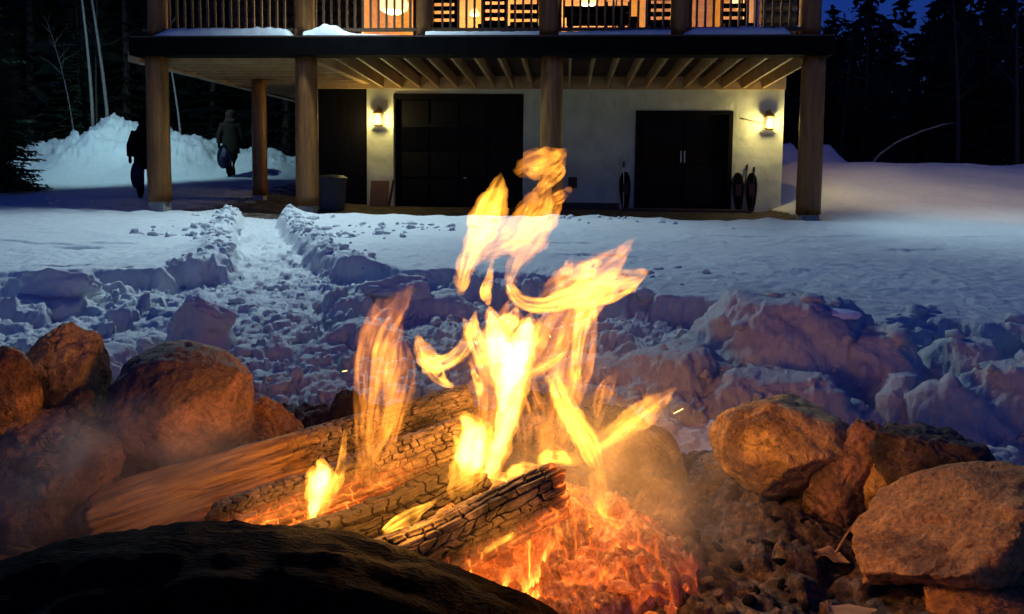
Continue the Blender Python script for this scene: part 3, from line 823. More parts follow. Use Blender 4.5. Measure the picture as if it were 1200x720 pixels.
deck_chair(uu(578), 1.5, 'dark slatted chair left of the deck bench')
deck_chair(uu(518), 1.6, 'dark slatted chair beside the narrow left post of the deck')
deck_chair(uu(862), 1.5, 'dark slatted chair near the right end of the deck')
# globe lamps in the room
def globe(px, py, v0, r, label, w):
    u, z = hu(px, py, v0); c0 = H(u, v0, z)
    e = empty('pendant_lamp', c0, label, 'lamp', 'pendant lamps in the upstairs room')
    MB().lathe(c0, [(.02, r), (r * .6, r * .8), (r, r * .1), (r * .96, -r * .3), (r * .5, -r * .55), (.02, -r * .6)], 20).build('lamp_shade', MT['globe_glow'], e, smooth=True)
    MB().tube([c0 + ZV * r, Vector((c0.x, c0.y, 5.3))], [.012, .012], 6).build('cord', MT['black_metal'], e)
    l = bpy.data.lights.new('pendant_light', 'POINT'); l.energy = w; l.color = (1.0, .60, .24); l.shadow_soft_size = .1
    lo = bpy.data.objects.new('pendant_light', l); COL.objects.link(lo); lo.parent = e; lo.location = (0, 0, -r * 1.1)
globe(461, 6, 5.0, .34, 'glowing bowl lamp upstairs left of the narrow left post', 125)
globe(556, 16, 6.5, .12, 'small glowing lamp upstairs above the deck chairs', 125)
globe(689, 2, 6.0, .20, 'glowing lamp upstairs above the deck table', 125)
globe(872, 1, 5.0, .28, 'glowing bowl lamp upstairs near the right end', 125)

# snow left lying along the deck edge
def drift(pa, pb, hgt, wv, label, seed):
    u0 = hu(pa, 38, -.1)[0]; u1 = hu(pb, 38, -.1)[0]; n = max(30, int((u1 - u0) / .02)); m = 14; V = []
    for i in range(n + 1):
        uu_ = u0 + (u1 - u0) * i / n
        hh = hgt(i / n) * (1 + .18 * float(pn2(np.array([uu_ * 9]), np.array([seed]), seed)[0]) + .15 * float(pn2(np.array([uu_ * 2.5]), np.array([seed]), seed)[0]))
        for j in range(m + 1):
            t_ = j / m; V.append(H(uu_, -.225 + wv * t_, DT + .004 + max(0.0, hh * (math.sin(math.pi * min(1, t_ * 1.0)) ** .45))))
    o = obj('snow_drift', V, grid_faces(n + 1, m + 1)[:, ::-1], MT['snow'], smooth=True, attrs={'dirt': np.zeros(len(V))})
    tag(o, label, 'snow', 'snow drifts on the deck edge')
bell = lambda p: (lambda s: max(0.0, min(1.0, min(s / .12, (1 - s) / .06))) ** .6 * p)
drift(184, 343, bell(.145), .36, 'thick snow drift on the deck edge between the two left posts', 1)
drift(358, 486, lambda s: .13 * math.exp(-((s - .2) / .16) ** 2) + .07 * max(0, 1 - s), .30, 'tapering snow drift on the deck edge right of the second post', 2)
drift(500, 632, lambda s: .07, .2, 'thin line of snow on the deck edge left of the middle post', 3)
drift(655, 785, lambda s: .06 + .04 * s, .22, 'thin line of snow on the deck edge right of the middle post', 4)
drift(800, 925, bell(.13), .28, 'lumpy bluish snow drift on the deck edge at the right end', 5)

# floodlights under the eave; the two right-hand ones are added fill lamps
def flood(u, v0, z, tu, tv, tz_, w, label, ang_=150, blend=0.6, col=(.66, .92, 1.0)):
    c0 = H(u, v0, z); e = empty('floodlight', c0, label, 'floodlight', 'floodlights under the eave')
    d = (H(tu, tv, tz_) - c0).normalized(); a = d.cross(ZV).normalized(); b = a.cross(d)
    MB().box(c0, a * .13, b * .09, d * .05).build('housing', MT['black_metal'], e)
    MB().box(c0 + d * .054, a * .11, b * .07, d * .003).build('lens', MT['flood_glow'], e)
    MB().tube([c0 - d * .05, Vector((c0.x, c0.y, 5.44))], [.015, .015], 6).build('bracket', MT['black_metal'], e)
    l = bpy.data.lights.new('flood_beam', 'SPOT'); l.energy = w; l.color = col; l.shadow_soft_size = .12; l.spot_size = math.radians(ang_); l.spot_blend = blend
    lo = bpy.data.objects.new('flood_beam', l); COL.objects.link(lo); lo.parent = e; lo.location = d * .07; lo.rotation_euler = d.to_track_quat('-Z', 'Y').to_euler()
flood(3.3, -.68, 5.3, 3.6, -6.0, 0, 720, 'floodlight under the front eave aimed at the snowy yard')
flood(EU0 - 2.7, 3.6, 5.4, -6.0, 9.0, .5, 400, 'floodlight under the left eave aimed at the ploughed bank', 100, .5, (.52, .90, 1.0))
flood(EU1 + .45, 1.6, 5.3, EU1 + 5.5, 3.0, .3, 210, 'added fill floodlight under the right eave aimed at the side lawn', 100, .8, (1.0, .80, .58))  # added lamp, stands in for the lantern's warm pool on the slope
flood(EU1 + .2, -.68, 5.3, EU1 + 3.5, -2.6, 0, 330, 'added fill floodlight under the right front corner aimed at the yard', 96, .7)  # added lamp, brightens the yard edge where the front flood is too weak

# wall lanterns
def lantern(px, py, label, arm=False):
    u, z = hu(px, py, WV - .14); c0 = H(u, WV - .14, z)
    e = empty('wall_lantern', H(u, WV, z), label, 'lantern', 'wall lanterns by the doors')
    MB().box(c0 + HV * .125 + ZV * .10, HU * .05, HV * .012, ZV * .14).build('back_plate', MT['brass'], e)
    MB().tube([c0 + HV * .12 + ZV * .20, c0 + HV * .05 + ZV * .27, c0 + ZV * .25], [.012, .012, .012], 8).build('arm', MT['brass'], e)
    MB().lathe(c0, [(.015, .24), (.03, .20), (.075, .16), (.115, .125), (.115, .11), (.02, .108)], 8).build('hood', MT['brass'], e)
    MB().lathe(c0, [(.06, -.145), (.105, -.125), (.105, -.11), (.03, -.108)], 8).build('base', MT['brass'], e)
    g = MB().lathe(c0, [(.045, -.09), (.062, -.02), (.055, .06), (.02, .095)], 12).build('bulb', MT['lantern_glow'], e, smooth=True)
    for k in range(4):
        a = math.pi / 4 + k * math.pi / 2; d = HU * math.cos(a) * .098 + HV * math.sin(a) * .098
        MB().tube([c0 + d - ZV * .108, c0 + d + ZV * .108], [.006, .006], 5).build('cage_bar', MT['brass'], e)
    if arm:
        u2, z2 = hu(869, 139, WV - .03)
        MB().tube([H(u2, WV - .005, z2), H(u2 + .06, WV - .04, z2 - .01), c0 - HU * .1 - ZV * .02], [.022, .008, .007], 6).build('stay', MT['brass'], e)
    l = bpy.data.lights.new('lantern_light', 'POINT'); l.energy = 12; l.color = (1.0, .80, .30); l.shadow_soft_size = .06
    lo = bpy.data.objects.new('lantern_light', l); COL.objects.link(lo); lo.parent = e; lo.location = c0 - H(u, WV, z) - HV * .16 - ZV * .03
lantern(443, 140, 'lit brass lantern on the narrow white pillar left of the garage door')
lantern(902, 144, 'lit brass lantern on the white wall right of the double door', True)

# things along the wall
def stand(px, vv): 
    u = hu(px, 230, vv)[0]; q = H(u, vv, 0); return u, max(tz(q.x, q.y), 0.0)
u, z = stand(389, 1.6)
e = empty('rubbish_bin', H(u, 1.6, z), 'grey brown lidded rubbish bin behind the second post', 'bin')
MB().lathe(H(u, 1.6, z), [(.20, .01), (.23, .02), (.265, .56), (.262, .565)], 24).build('body', MT['bin_plastic'], e, smooth=False)
MB().lathe(H(u, 1.6, z), [(.285, .567), (.29, .60), (.20, .645), (.05, .655)], 24).build('lid', MT['bin_plastic'], e)
u, z = stand(444, WV - .25)
e = empty('wooden_panel', H(u, WV - .25, z), 'brown board crate leaning at the foot of the white pillar', 'panel')
MB().box(H(u, WV - .20, z + .27), HU * .19, HV * .02, ZV * .26 + HV * .06).build('board', MT['cardboard'], e)
MB().box(H(u + .24, WV - .17, z + .28), HU * .02, HV * .03, ZV * .27 + HU * .05).build('side_board', MT['cardboard'], e)
u, z = hu(671, 214, WV)
e = empty('utility_box', H(u, WV, z), 'small dark red box on the white wall beside the middle post', 'box')
hbox(u - .09, u + .09, WV - .07, WV + .005, z - .11, z + .11).build('body', MT['red_box'], e)
hbox(u - .075, u + .075, WV - .078, WV - .072, z - .095, z + .095).build('cover', MT['red_box'], e)
def snowshoe(px, label, lean=0.0):
    u, z = stand(px, WV - .12); e = empty('snowshoe', H(u, WV - .12, z), label, 'snowshoe', 'snowshoes leaning on the wall')
    fr = [];
    prof = [(.0, 0), (.05, .02), (.075, .15), (.10, .38), (.105, .55), (.085, .68), (.045, .755), (0, .775)]
    out = [(a, b) for a, b in prof] + [(-a, b) for a, b in prof[::-1][1:]]
    P = lambda a, b: H(u + a + lean * b, WV - .12 + .09 * b / .78, z + .012 + b)
    MB().tube([P(a, b) for a, b in out], [.013] * len(out), 6).build('frame', MT['black_metal'], e)
    V = [P(a * .96, b) for a, b in out[:-1]]; V2 = [v - HV * .008 for v in V]; n = len(V)
    MB().add(V + V2, [tuple(range(n)), tuple(range(2 * n - 1, n - 1, -1))] + [(i, (i + 1) % n, n + (i + 1) % n, n + i) for i in range(n)]).build('webbing', MT['dark_cloth'], e)
    MB().box(P(0, .42) - HV * .03, HU * .055, HV * .02, ZV * .12).build('binding', MT['red_box'], e)
snowshoe(866, 'left snowshoe of the pair leaning on the wall under the lantern', -.02)
snowshoe(880.5, 'right snowshoe of the pair leaning on the wall under the lantern', .02)
snowshoe(733, 'dark snowshoe leaning on the wall left of the double door', -.02)
def pole(pxb, pxt, pyt, label, mat='steel'):
    u, z = stand(pxb, WV - .16); u2, z2 = hu(pxt, pyt, WV - .03)
    e = empty('ski_pole', H(u, WV - .16, z), label, 'ski pole', 'ski poles leaning on the wall')
    a = H(u, WV - .16, z + .002); b = H(u2, WV - .03, z2); d = b - a
    MB().tube([a, a + d * .87], [.009, .011], 8).build('shaft', MT[mat], e)
    MB().tube([a + d * .868, a + d * .9, b], [.016, .02, .018], 8).build('grip', MT['black_metal'], e)
    MB().lathe(a + d * .07, [(.012, 0), (.05, .008), (.05, .014), (.012, .02)], 12).build('basket', MT['black_metal'], e)
pole(869, 876, 193, 'ski pole standing behind the left snowshoe of the pair', 'black_metal')
pole(882, 884, 196, 'ski pole standing behind the right snowshoe of the pair', 'black_metal')
pole(731, 731, 189, 'pale ski pole with black grip left of the double door')

# ------------------------------------------------------------------ fire pit
# ash bed
nx, ny = 400, 300
X, Y = np.meshgrid(np.linspace(-1.85, 1.35, nx), np.linspace(0.75, 2.75, ny))
q = np.hypot((X - PIT[0]) / np.where(X < PIT[0], 1.75, 1.25), (Y - PIT[1]) / 0.98)
f1, f2, cid = worley2(X * 11 + .3 * pn2(X * 9, Y * 9, 2), Y * 11, 7); g1, g2, gid = worley2(X * 30, Y * 30, 8)
Z = -0.075 + 0.05 * fbm2(X * 3, Y * 3, 4, 4) + 0.040 * cid ** 1.5 * sstep(0, .5, f2 - f1) + 0.014 * gid * sstep(0, .4, g2 - g1) + .05 * sstep(.55, .95, q)
Z = Z - 0.35 * sstep(0.93, 1.04, q)
snowy = sstep(.62, .95, q + .10 * pn2(X * 4, Y * 4, 3)) * sstep(1.7, 2.0, Y) * sstep(.2, .6, X) * .85 + .28 * sstep(.3, .55, X) * sstep(1.6, 1.9, Y)
ash = obj('ash_bed', np.stack([X.ravel(), Y.ravel(), Z.ravel()], 1), grid_faces(ny, nx), MT['ash'], smooth=True, attrs={'snowy': snowy.ravel()})
tag(ash, 'grey brown ash and charred debris on the floor of the fire pit', kind='structure')
def ash_z(x, y):
    i = int(np.clip((y - .75) / 2.0 * (ny - 1), 0, ny - 1)); j = int(np.clip((x + 1.85) / 3.2 * (nx - 1), 0, nx - 1)); return float(Z[i, j])

def stone(px, py, w, h, D, label, mat, seed, tilt=0.0, depth=0.9, cuts=6, lim=(0.55, 0.85), rough=0.10, sub=6, soft=0.9, name='fire_pit_stone', group='stones round the fire pit', planes=()):
    I, Fi = ico(sub); r2 = np.random.default_rng(seed); p = I.copy()
    cl = [(np.array(n_, float) / np.linalg.norm(n_), l_) for n_, l_ in planes]
    for _ in range(cuts):
        n_ = r2.normal(size=3); n_ /= np.linalg.norm(n_); cl.append((n_, r2.uniform(*lim)))
    for n_, l_ in cl:
        d = p @ n_; p = p - np.outer(np.maximum(0, d - l_), n_) * soft
    # normalise the outline back to its measured box
    p = (p - (p.max(0) + p.min(0)) / 2) / ((p.max(0) - p.min(0)) / 2)
    off = r2.uniform(-40, 40, 3)
    p = p + p / np.linalg.norm(p, axis=1)[:, None] * (rough * fbm3(p + off, 1.3, 3, seed) + rough * 0.60 * fbm3(p + off, 4.0, 6, seed + 3, .62) - rough * .55 * (np.maximum(0, .16 - np.abs(fbm3(p + off, 1.6, 3, seed + 8))) / .16) ** 2 - rough * 0.5 * np.maximum(0, 0.12 - np.abs(fbm3(p + off, 2.2, 2, seed + 5))) * 2.0)[:, None]
    s = D / F_PX
    p = p * np.array([w / 2 * s, w / 2 * s * depth, h / 2 * s])
    a = math.radians(tilt); c_, s_ = math.cos(a), math.sin(a)
    p = np.stack([p[:, 0] * c_ - p[:, 2] * s_, p[:, 1], p[:, 0] * s_ + p[:, 2] * c_], 1)
    c0 = W(px, py, D)
    return tag(obj(name, p + np.array(c0), Fi, MT[mat], smooth=True, origin=c0), label, 'stone', group)
stone(214, 477, 164, 148, 2.05, 'large round brown boulder left of the fire', 'stone_brown', 3, 0, .95, 4, (.90, .98), .05)
stone(68, 452, 100, 150, 2.05, 'tall angular tan rock standing left of the round boulder', 'stone_tan', 12, -6, .8, 4, (.6, .8), .07, planes=(((-.75, -.1, .7), .62), ((.95, 0, .1), .62), ((0, -1, .15), .5), ((.35, -.3, .9), .72)))
stone(105, 495, 62, 80, 1.98, 'small orange rock wedged under the angular rock', 'stone_rust', 15, 0, .8, 5, (.65, .85), .08)
stone(2, 462, 80, 112, 1.85, 'rounded rusty rock cut off by the left picture edge', 'stone_rust', 16, 4, .9, 5, (.7, .9), .07)
stone(50, 560, 190, 150, 1.85, 'broad smoky brown rock low down at the left picture edge', 'stone_brown', 18, 0, .8, 5, (.65, .85), .10)
stone(160, 575, 110, 80, 2.0, 'low sooty rock under the round boulder', 'stone_soot', 19, 0, .8, 5, (.65, .85), .10)
stone(312, 512, 100, 84, 2.18, 'small pointed brown rock right of the round boulder', 'stone_rust', 21, -12, .8, 5, (.55, .8), .08, planes=(((.7, -.2, .75), .5),))
stone(262, 575, 120, 62, 2.1, 'flat dark rock between round boulder and split log', 'stone_dark', 23, 0, .8, 5, (.65, .85), .10)
stone(410, 500, 50, 88, 2.3, 'narrow dark upright rock behind the split log', 'stone_dark', 25, 5, .9, 4, (.7, .9), .08)
stone(928, 530, 196, 122, 2.12, 'long pale tan boulder at the back right of the pit', 'stone_tan', 31, -14, .8, 5, (.66, .88), .06, planes=(((.35, -.75, -.45), .66), ((.1, 0, 1), .72)))
stone(1000, 566, 122, 150, 1.98, 'upright brown slab of rock right of the long tan boulder', 'stone_brown', 35, -8, .7, 5, (.6, .85), .07, planes=(((.2, -1, .1), .5), ((-.8, -.2, .5), .66)))
stone(1042, 580, 54, 104, 1.88, 'narrow pale rock squeezed between slab and dark rock', 'stone_tan', 36, 4, .8, 5, (.6, .85), .09)
stone(1094, 545, 142, 86, 1.85, 'dark veined rock resting on top at the right', 'stone_dark', 38, -10, .8, 5, (.6, .82), .10, planes=(((-.3, 0, .95), .6), ((.7, 0, .7), .6)))
stone(1128, 616, 268, 98, 1.62, 'big rusty orange boulder at the right picture edge', 'stone_rust', 41, 17, .7, 5, (.62, .85), .06, planes=(((-.55, -.25, .8), .50), ((0, -.4, -.9), .62), ((.3, -.2, .95), .8)))
stone(1165, 716, 190, 78, 1.5, 'orange brown rock in the bottom right corner', 'stone_rust', 43, 4, .9, 5, (.65, .88), .06)
stone(1072, 702, 84, 100, 1.66, 'upright brown rock under the big rusty boulder', 'stone_brown', 45, 0, .8, 5, (.6, .85), .07)
stone(752, 548, 96, 100, 2.2, 'smooth greyish boulder right behind the flames', 'stone_soot', 51, 0, .9, 5, (.7, .9), .06)
stone(770, 628, 88, 140, 1.86, 'upright sooty rock beside the right column of flame', 'stone_soot', 53, 5, .7, 5, (.62, .85), .07)
stone(640, 520, 90, 70, 2.35, 'sooty rock at the back of the pit behind the flames', 'stone_dark', 54, 0, .9, 5, (.65, .9), .08)
stone(540, 540, 90, 70, 2.35, 'dark rock behind the raised end of the split log', 'stone_dark', 56, 0, .9, 5, (.65, .9), .08)
stone(850, 560, 90, 52, 2.25, 'low snowy rock left of the long tan boulder', 'stone_soot', 58, 0, .9, 5, (.65, .9), .1)

# the big unlit log in front: rises from the left edge, falls to the right
def fore_log():
    top = [(-260, 760), (-120, 705), (0, 655), (60, 638), (130, 624), (200, 617), (270, 615), (340, 622), (410, 634), (480, 652), (550, 676), (610, 698), (650, 722), (690, 760)]
    n = 220; m = 90; V = []; L = []
    xs_ = np.array([a for a, b in top], float); ys_ = np.array([b for a, b in top], float)
    for i in range(n + 1):
        px = -260 + 950 * i / n; py = float(np.interp(px, xs_, ys_)) + 13
        D = 1.22 + 0.10 * (px / 650.0)
        c0 = W(px, py, D); e = min(1.0, min(i, n - i) / 18.0); r = 0.235 * math.sqrt(max(0.02, 1 - (1 - e) ** 2)) * (1 - .25 * i / n)
        for j in range(m):
            th = 2 * math.pi * j / m
            V.append((c0.x, c0.y + math.cos(th) * r * .95, c0.z - r + math.sin(th) * r)); L.append((px / 500.0, j / m, 0))
    V = np.array(V); cen = V.reshape(n + 1, m, 3).mean(1).repeat(m, 0); d = V - cen; d /= np.linalg.norm(d, axis=1)[:, None] + 1e-9
    th = np.tile(np.arange(m) / m * 2 * np.pi, n + 1); ii = np.repeat(np.arange(n + 1), m)
    cir = np.stack([ii * 0.03, np.cos(th) * 5, np.sin(th) * 5], 1)
    V = V + d * (0.016 * fbm3(cir, 1.0, 5, 3, .6) + 0.003 * fbm3(V, 5.0, 6, 8, .6))[:, None]
    F = [];
    for i in range(n):
        for j in range(m):
            j2 = (j + 1) % m; F.append((i*m+j, i*m+j2, (i+1)*m+j2, (i+1)*m+j))
    F.append(tuple(range(m - 1, -1, -1))); F.append(tuple(n * m + j for j in range(m)))
    return V, F
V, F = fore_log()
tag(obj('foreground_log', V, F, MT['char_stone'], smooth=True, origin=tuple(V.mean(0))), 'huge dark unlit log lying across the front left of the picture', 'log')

# firewood
def firewood(A, B, ra, rb, label, seed, charm, heat, flat=0.75, cell=(0.032, 0.026), depth=0.010, shape=0.0, n=420, m=210, name='firewood_log', roll=0.0, black=0.0):
    """split log from A to B; charm(t, th) char amount, heat(t, th) glow; cross-section is an uneven wedge"""
    A = Vector(A); B = Vector(B); ax = (B - A); Ln = ax.length; ax.normalize()
    s1 = ax.cross(ZV).normalized(); s2 = s1.cross(ax).normalized()
    T, TH = np.meshgrid(np.linspace(0, 1, n), np.linspace(0, 2 * np.pi, m, endpoint=False), indexing='ij')
    r = ra + (rb - ra) * T
    TR = TH + roll
    wedge = 1 + shape * (np.abs(np.cos(1.5 * TR)) - 0.6)
    r = r * wedge
    P = np.stack([(T * Ln * 2.2).ravel(), (np.cos(TH) * 0.9).ravel(), (np.sin(TH) * 0.9).ravel()], 1)
    lo = fbm3(P + seed * 3.7, 1.0, 3, seed).reshape(T.shape)
    P2 = np.stack([(T * Ln * 5).ravel(), (np.cos(TH) * 7).ravel(), (np.sin(TH) * 7).ravel()], 1)
    grain = fbm3(P2 + seed, 1.0, 3, seed + 1).reshape(T.shape)
    ch = np.clip(charm(T, TH) + 0.25 * lo, 0, 1)
    cu = T * Ln / cell[0] + 0.35 * lo * 3; circ = TH * (ra + rb) / 2
    nper = max(3, round(2 * np.pi * (ra + rb) / 2 / cell[1])); cv = TH / (2 * np.pi) * nper
    # warped brick cracks, wrapped round the log
    row = np.floor(cv) % nper
    cu2 = cu + rnd01(row, row * 0 + 5, 0, seed) * 3.0
    wob = 0.30 * pn2(cu * .7, cv * .9, seed) + .10 * pn2(cu * 2.3, cv * 2.3, seed + 3); cv2 = cv + wob; row2 = np.floor(cv2) % nper
    cu3 = cu + rnd01(row2, row2 * 0 + 5, 0, seed) * 3.0 + 0.42 * pn2(cu * .6 + 7, cv * .8, seed + 2) + .12 * pn2(cu * 2.2, cv * 2.2, seed + 8)
    eu = np.abs(cu3 - np.round(cu3)); ev = np.abs(cv2 - np.round(cv2))
    wd = 0.6 + 0.8 * rnd01(np.floor(cu3), row2, 0, seed + 9)
    has = np.maximum((rnd01(np.floor(cu3 + .5), row2, 7, seed) < .22) * 1.0, 0); edge = np.minimum(eu * wd + has, ev * wd)
    groove = sstep(0.01, 0.11, edge)
    cellh = rnd01(np.floor(cu3), row2, 3, seed)
    fis = sstep(0.0, 0.10, np.abs(pn2(T * Ln * 2.4 + seed, TH / (2 * np.pi) * 9 + .4 * lo, seed + 21))) * sstep(0.0, .07, np.abs(pn2(T * Ln * 3.3 + 5, TH / (2 * np.pi) * 17, seed + 22)) + .02)
    r = r * (1 + 0.10 * lo) + 0.006 * grain - 0.008 * (1 - fis) * (1 - ch) - depth * (1 - groove) * ch + depth * 0.45 * (cellh - .5) * ch * groove
    e = np.minimum(T, 1 - T) * Ln
    r = r * np.sqrt(np.clip(1 - (1 - np.clip(e / 0.012, 0, 1)) ** 2 * 0.25, 0, 1))
    bend = 0.012 * np.sin(T * 3 + seed)
    cx = A.x + ax.x * Ln * T; cy = A.y + ax.y * Ln * T; cz = A.z + ax.z * Ln * T + bend
    ca, sa = np.cos(TH) * r, np.sin(TH) * r * flat
    jag = 0.018 * pn2(np.cos(TH) * 3 + seed, np.sin(TH) * 3, seed + 4) * (sstep(.9, 1, T) - sstep(.1, 0, T))
    V = np.stack([cx + ax.x * jag + s1.x * ca + s2.x * sa, cy + ax.y * jag + s1.y * ca + s2.y * sa, cz + ax.z * jag + s1.z * ca + s2.z * sa], -1).reshape(-1, 3)
    i = (np.arange(n - 1)[:, None] * m + np.arange(m)[None, :]); j2 = (np.arange(n - 1)[:, None] * m + (np.arange(m)[None, :] + 1) % m)
    Fq = np.stack([i.ravel(), i.ravel() + m, j2.ravel() + m, j2.ravel()], 1)
    ht = np.clip(heat(T, TH), 0, 1)
    luv = np.stack([T.ravel() * Ln * 2 + seed, (TH.ravel() / 6.283), T.ravel() * 0], 1)
    # end caps as inner rings
    cen = [np.array(A + ax * -0.002 + ZV * float(bend[0, 0])), np.array(B + ax * 0.002 + ZV * float(bend[-1, 0]))]
    nb = len(V); rings = []
    Vx = [V]; attrs = {'charm': [ch.ravel()], 'groove': [groove.ravel()], 'ember_glow': [ht.ravel()], 'luv': [luv]}
    Fx = [Fq]; b = nb
    for k, (base, c0) in enumerate(((0, cen[0]), ((n - 1) * m, cen[1]))):
        ring = V[base:base + m]; prev = np.arange(base, base + m)
        for fr in (0.75, 0.5, 0.25, 0.04):
            rv = c0 + (ring - c0) * fr
            rv = rv + np.array(ax)[None, :] * (0.006 * pn2(np.cos(TH[0]) * 8 * fr + seed, np.sin(TH[0]) * 8 * fr, seed + 6))[:, None]
            cur = np.arange(b, b + m); b += m; Vx.append(rv)
            a2 = np.roll(prev, -1); c2 = np.roll(cur, -1)
            Fx.append(np.stack([prev, a2, c2, cur], 1) if k == 0 else np.stack([prev, cur, c2, a2], 1))
            attrs['charm'].append(np.full(m, float(ch[base // m].mean()))); attrs['groove'].append(0.3 + 0.7 * rnd01(np.arange(m) // 6, np.arange(m) * 0 + int(fr * 8), 0, seed)); attrs['ember_glow'].append(np.full(m, float(ht[base // m].mean()) * .5))
            attrs['luv'].append(np.stack([np.full(m, fr * .03), np.arange(m) / m, np.zeros(m)], 1)); prev = cur
        Fx.append(np.array([[prev[0], prev[m // 4], prev[m // 2], prev[3 * m // 4]]])[:, ::1 if k == 1 else -1])
    at = {k: np.concatenate(v_) for k, v_ in attrs.items()}
    at['blacken'] = np.full(len(at['charm']), black)
    o = obj(name, np.concatenate(Vx), np.concatenate(Fx), MT['firewood'], smooth=True, attrs=at, origin=tuple((A + B) / 2))
    return tag(o, label, 'log', 'logs on the fire')
Zr = lambda *a: 0.0 * a[0]
low = lambda TH: sstep(0.1, -0.7, np.sin(TH))
firewood(W(120, 622, 1.80), W(553, 472, 1.98), .105, .072, 'long split log with charred cracked right end leaning into the fire', 1,
         lambda T, TH: sstep(.30, .78, T), lambda T, TH: low(TH) * sstep(.35, .6, T) * .6, .70, (.030, .019), .005, .45, n=560, m=260, roll=.6)
firewood(W(255, 632, 1.66), W(545, 515, 1.82), .072, .070, 'burning log with glowing cracked side just below the long split log', 2,
         lambda T, TH: T * 0 + 1, lambda T, TH: sstep(.98, .25, T) * sstep(1.0, .2, np.sin(TH)) * 1.3, .85, (.026, .021), .007, .25, n=460, m=230)
firewood(W(360, 655, 1.52), W(560, 560, 1.74), .062, .06, 'dark charred log between the glowing log and the front log', 3,
         lambda T, TH: T * 0 + 1, lambda T, TH: sstep(.5, 0, T) * low(TH), .9, (.032, .024), .008, .3, black=.85)
firewood(W(425, 672, 1.42), W(655, 572, 1.56), .070, .062, 'thick cracked charred log at the front of the fire', 4,
         lambda T, TH: T * 0 + 1, lambda T, TH: low(TH) * 1.0 + sstep(.93, 1.0, T) * .8, .82, (.030, .020), .008, .35, n=440, m=230, roll=1.0)
firewood(W(490, 560, 1.78), W(440, 640, 1.55), .028, .024, 'small charred stick lying across the burning logs', 7,
         lambda T, TH: T * 0 + 1, lambda T, TH: low(TH) * .6, .9, (.03, .022), .006, .2, n=160, m=60, black=.6)

# ember bed: cracked glowing coals heaped under the logs
nx2, ny2 = 420, 300
X, Y = np.meshgrid(np.linspace(-0.62, 0.50, nx2), np.linspace(1.28, 2.05, ny2))
q = np.hypot((X + 0.04) / 0.52, (Y - 1.66) / 0.36)
wx = X * 15 + .8 * pn2(X * 10, Y * 10, 5) + .15 * pn2(X * 40, Y * 40, 7); wy = Y * 10.5 + .8 * pn2(X * 10, Y * 10, 6) + .15 * pn2(X * 40, Y * 40, 8)
f1, f2, cid = worley2(wx, wy, 14); g1, g2, gid = worley2(wx * 2.1, wy * 2.1, 15)
edge = np.minimum(f2 - f1, 0.25 + (g2 - g1) * .9)
Z2 = -0.05 + 0.12 * sstep(1.05, .2, q) + 0.03 * fbm2(X * 6, Y * 6, 3, 9) + 0.034 * cid * sstep(0, .12, f2 - f1) + .008 * sstep(0, .3, g2 - g1) - 0.14 * sstep(.85, 1.05, q)
heat = sstep(1.0, .45, q + .15 * pn2(X * 6, Y * 6, 11)) * (0.45 + .55 * sstep(.1, .7, cid))
emb = obj('ember_bed', np.stack([X.ravel(), Y.ravel(), Z2.ravel()], 1), grid_faces(ny2, nx2), MT['ember'], smooth=True, attrs={'crack': np.clip(edge, 0, 1).ravel(), 'ember_glow': heat.ravel()})
tag(emb, 'heap of glowing orange cracked embers under the burning logs', 'embers', kind='stuff')
def emb_z(x, y):
    i = int(np.clip((y - 1.28) / .77 * (ny2 - 1), 0, ny2 - 1)); j = int(np.clip((x + .62) / 1.12 * (nx2 - 1), 0, nx2 - 1)); return max(float(Z2[i, j]), ash_z(x, y))
# single coals that can be picked out
r2 = np.random.default_rng(77); protos = []
I, Fi = ico(3)
for k in range(6):
    p = I.copy()
    for _ in range(9):
        n_ = r2.normal(size=3); n_ /= np.linalg.norm(n_); d = p @ n_; p = p - np.outer(np.maximum(0, d - r2.uniform(.5, .8)), n_) * .95
    p = p * (1 + .10 * fbm3(p + k * 5, 2.0, 3, k)[:, None]) * r2.uniform(.7, 1.25, 3)
    crk = np.abs(fbm3(p + k * 3, 1.7, 2, k + 40)) * 1.6
    me = mesh_data('glowing_coal', p, Fi, True, {'crack': np.clip(crk, 0, 1), 'ember_glow': np.full(len(p), .6)}); me.materials.append(MT['ember']); protos.append(me)
zones = [(14, (680, 660), (60, 38)), (16, (760, 692), (42, 22)), (5, (590, 672), (40, 16)), (5, (400, 615), (40, 14)), (5, (660, 610), (26, 22))]
for n_, (cx, cy), (sx, sy) in zones:
    for k in range(n_):
        g = G(cx + r2.normal() * sx * .7, cy + r2.normal() * sy * .7, 0.02); sc = .011 + .024 * r2.random() ** 1.5
        o = bpy.data.objects.new('glowing_coal', protos[int(r2.integers(6))]); COL.objects.link(o)
        o.location = (g.x, g.y, emb_z(g.x, g.y) + sc * .45); o.scale = (sc, sc * .8, sc * .6); o.rotation_euler = tuple(r2.uniform(0, 6.28, 3))
        tag(o, 'small angular glowing coal lying in the ember bed', 'coal', 'glowing coals in the ember bed')
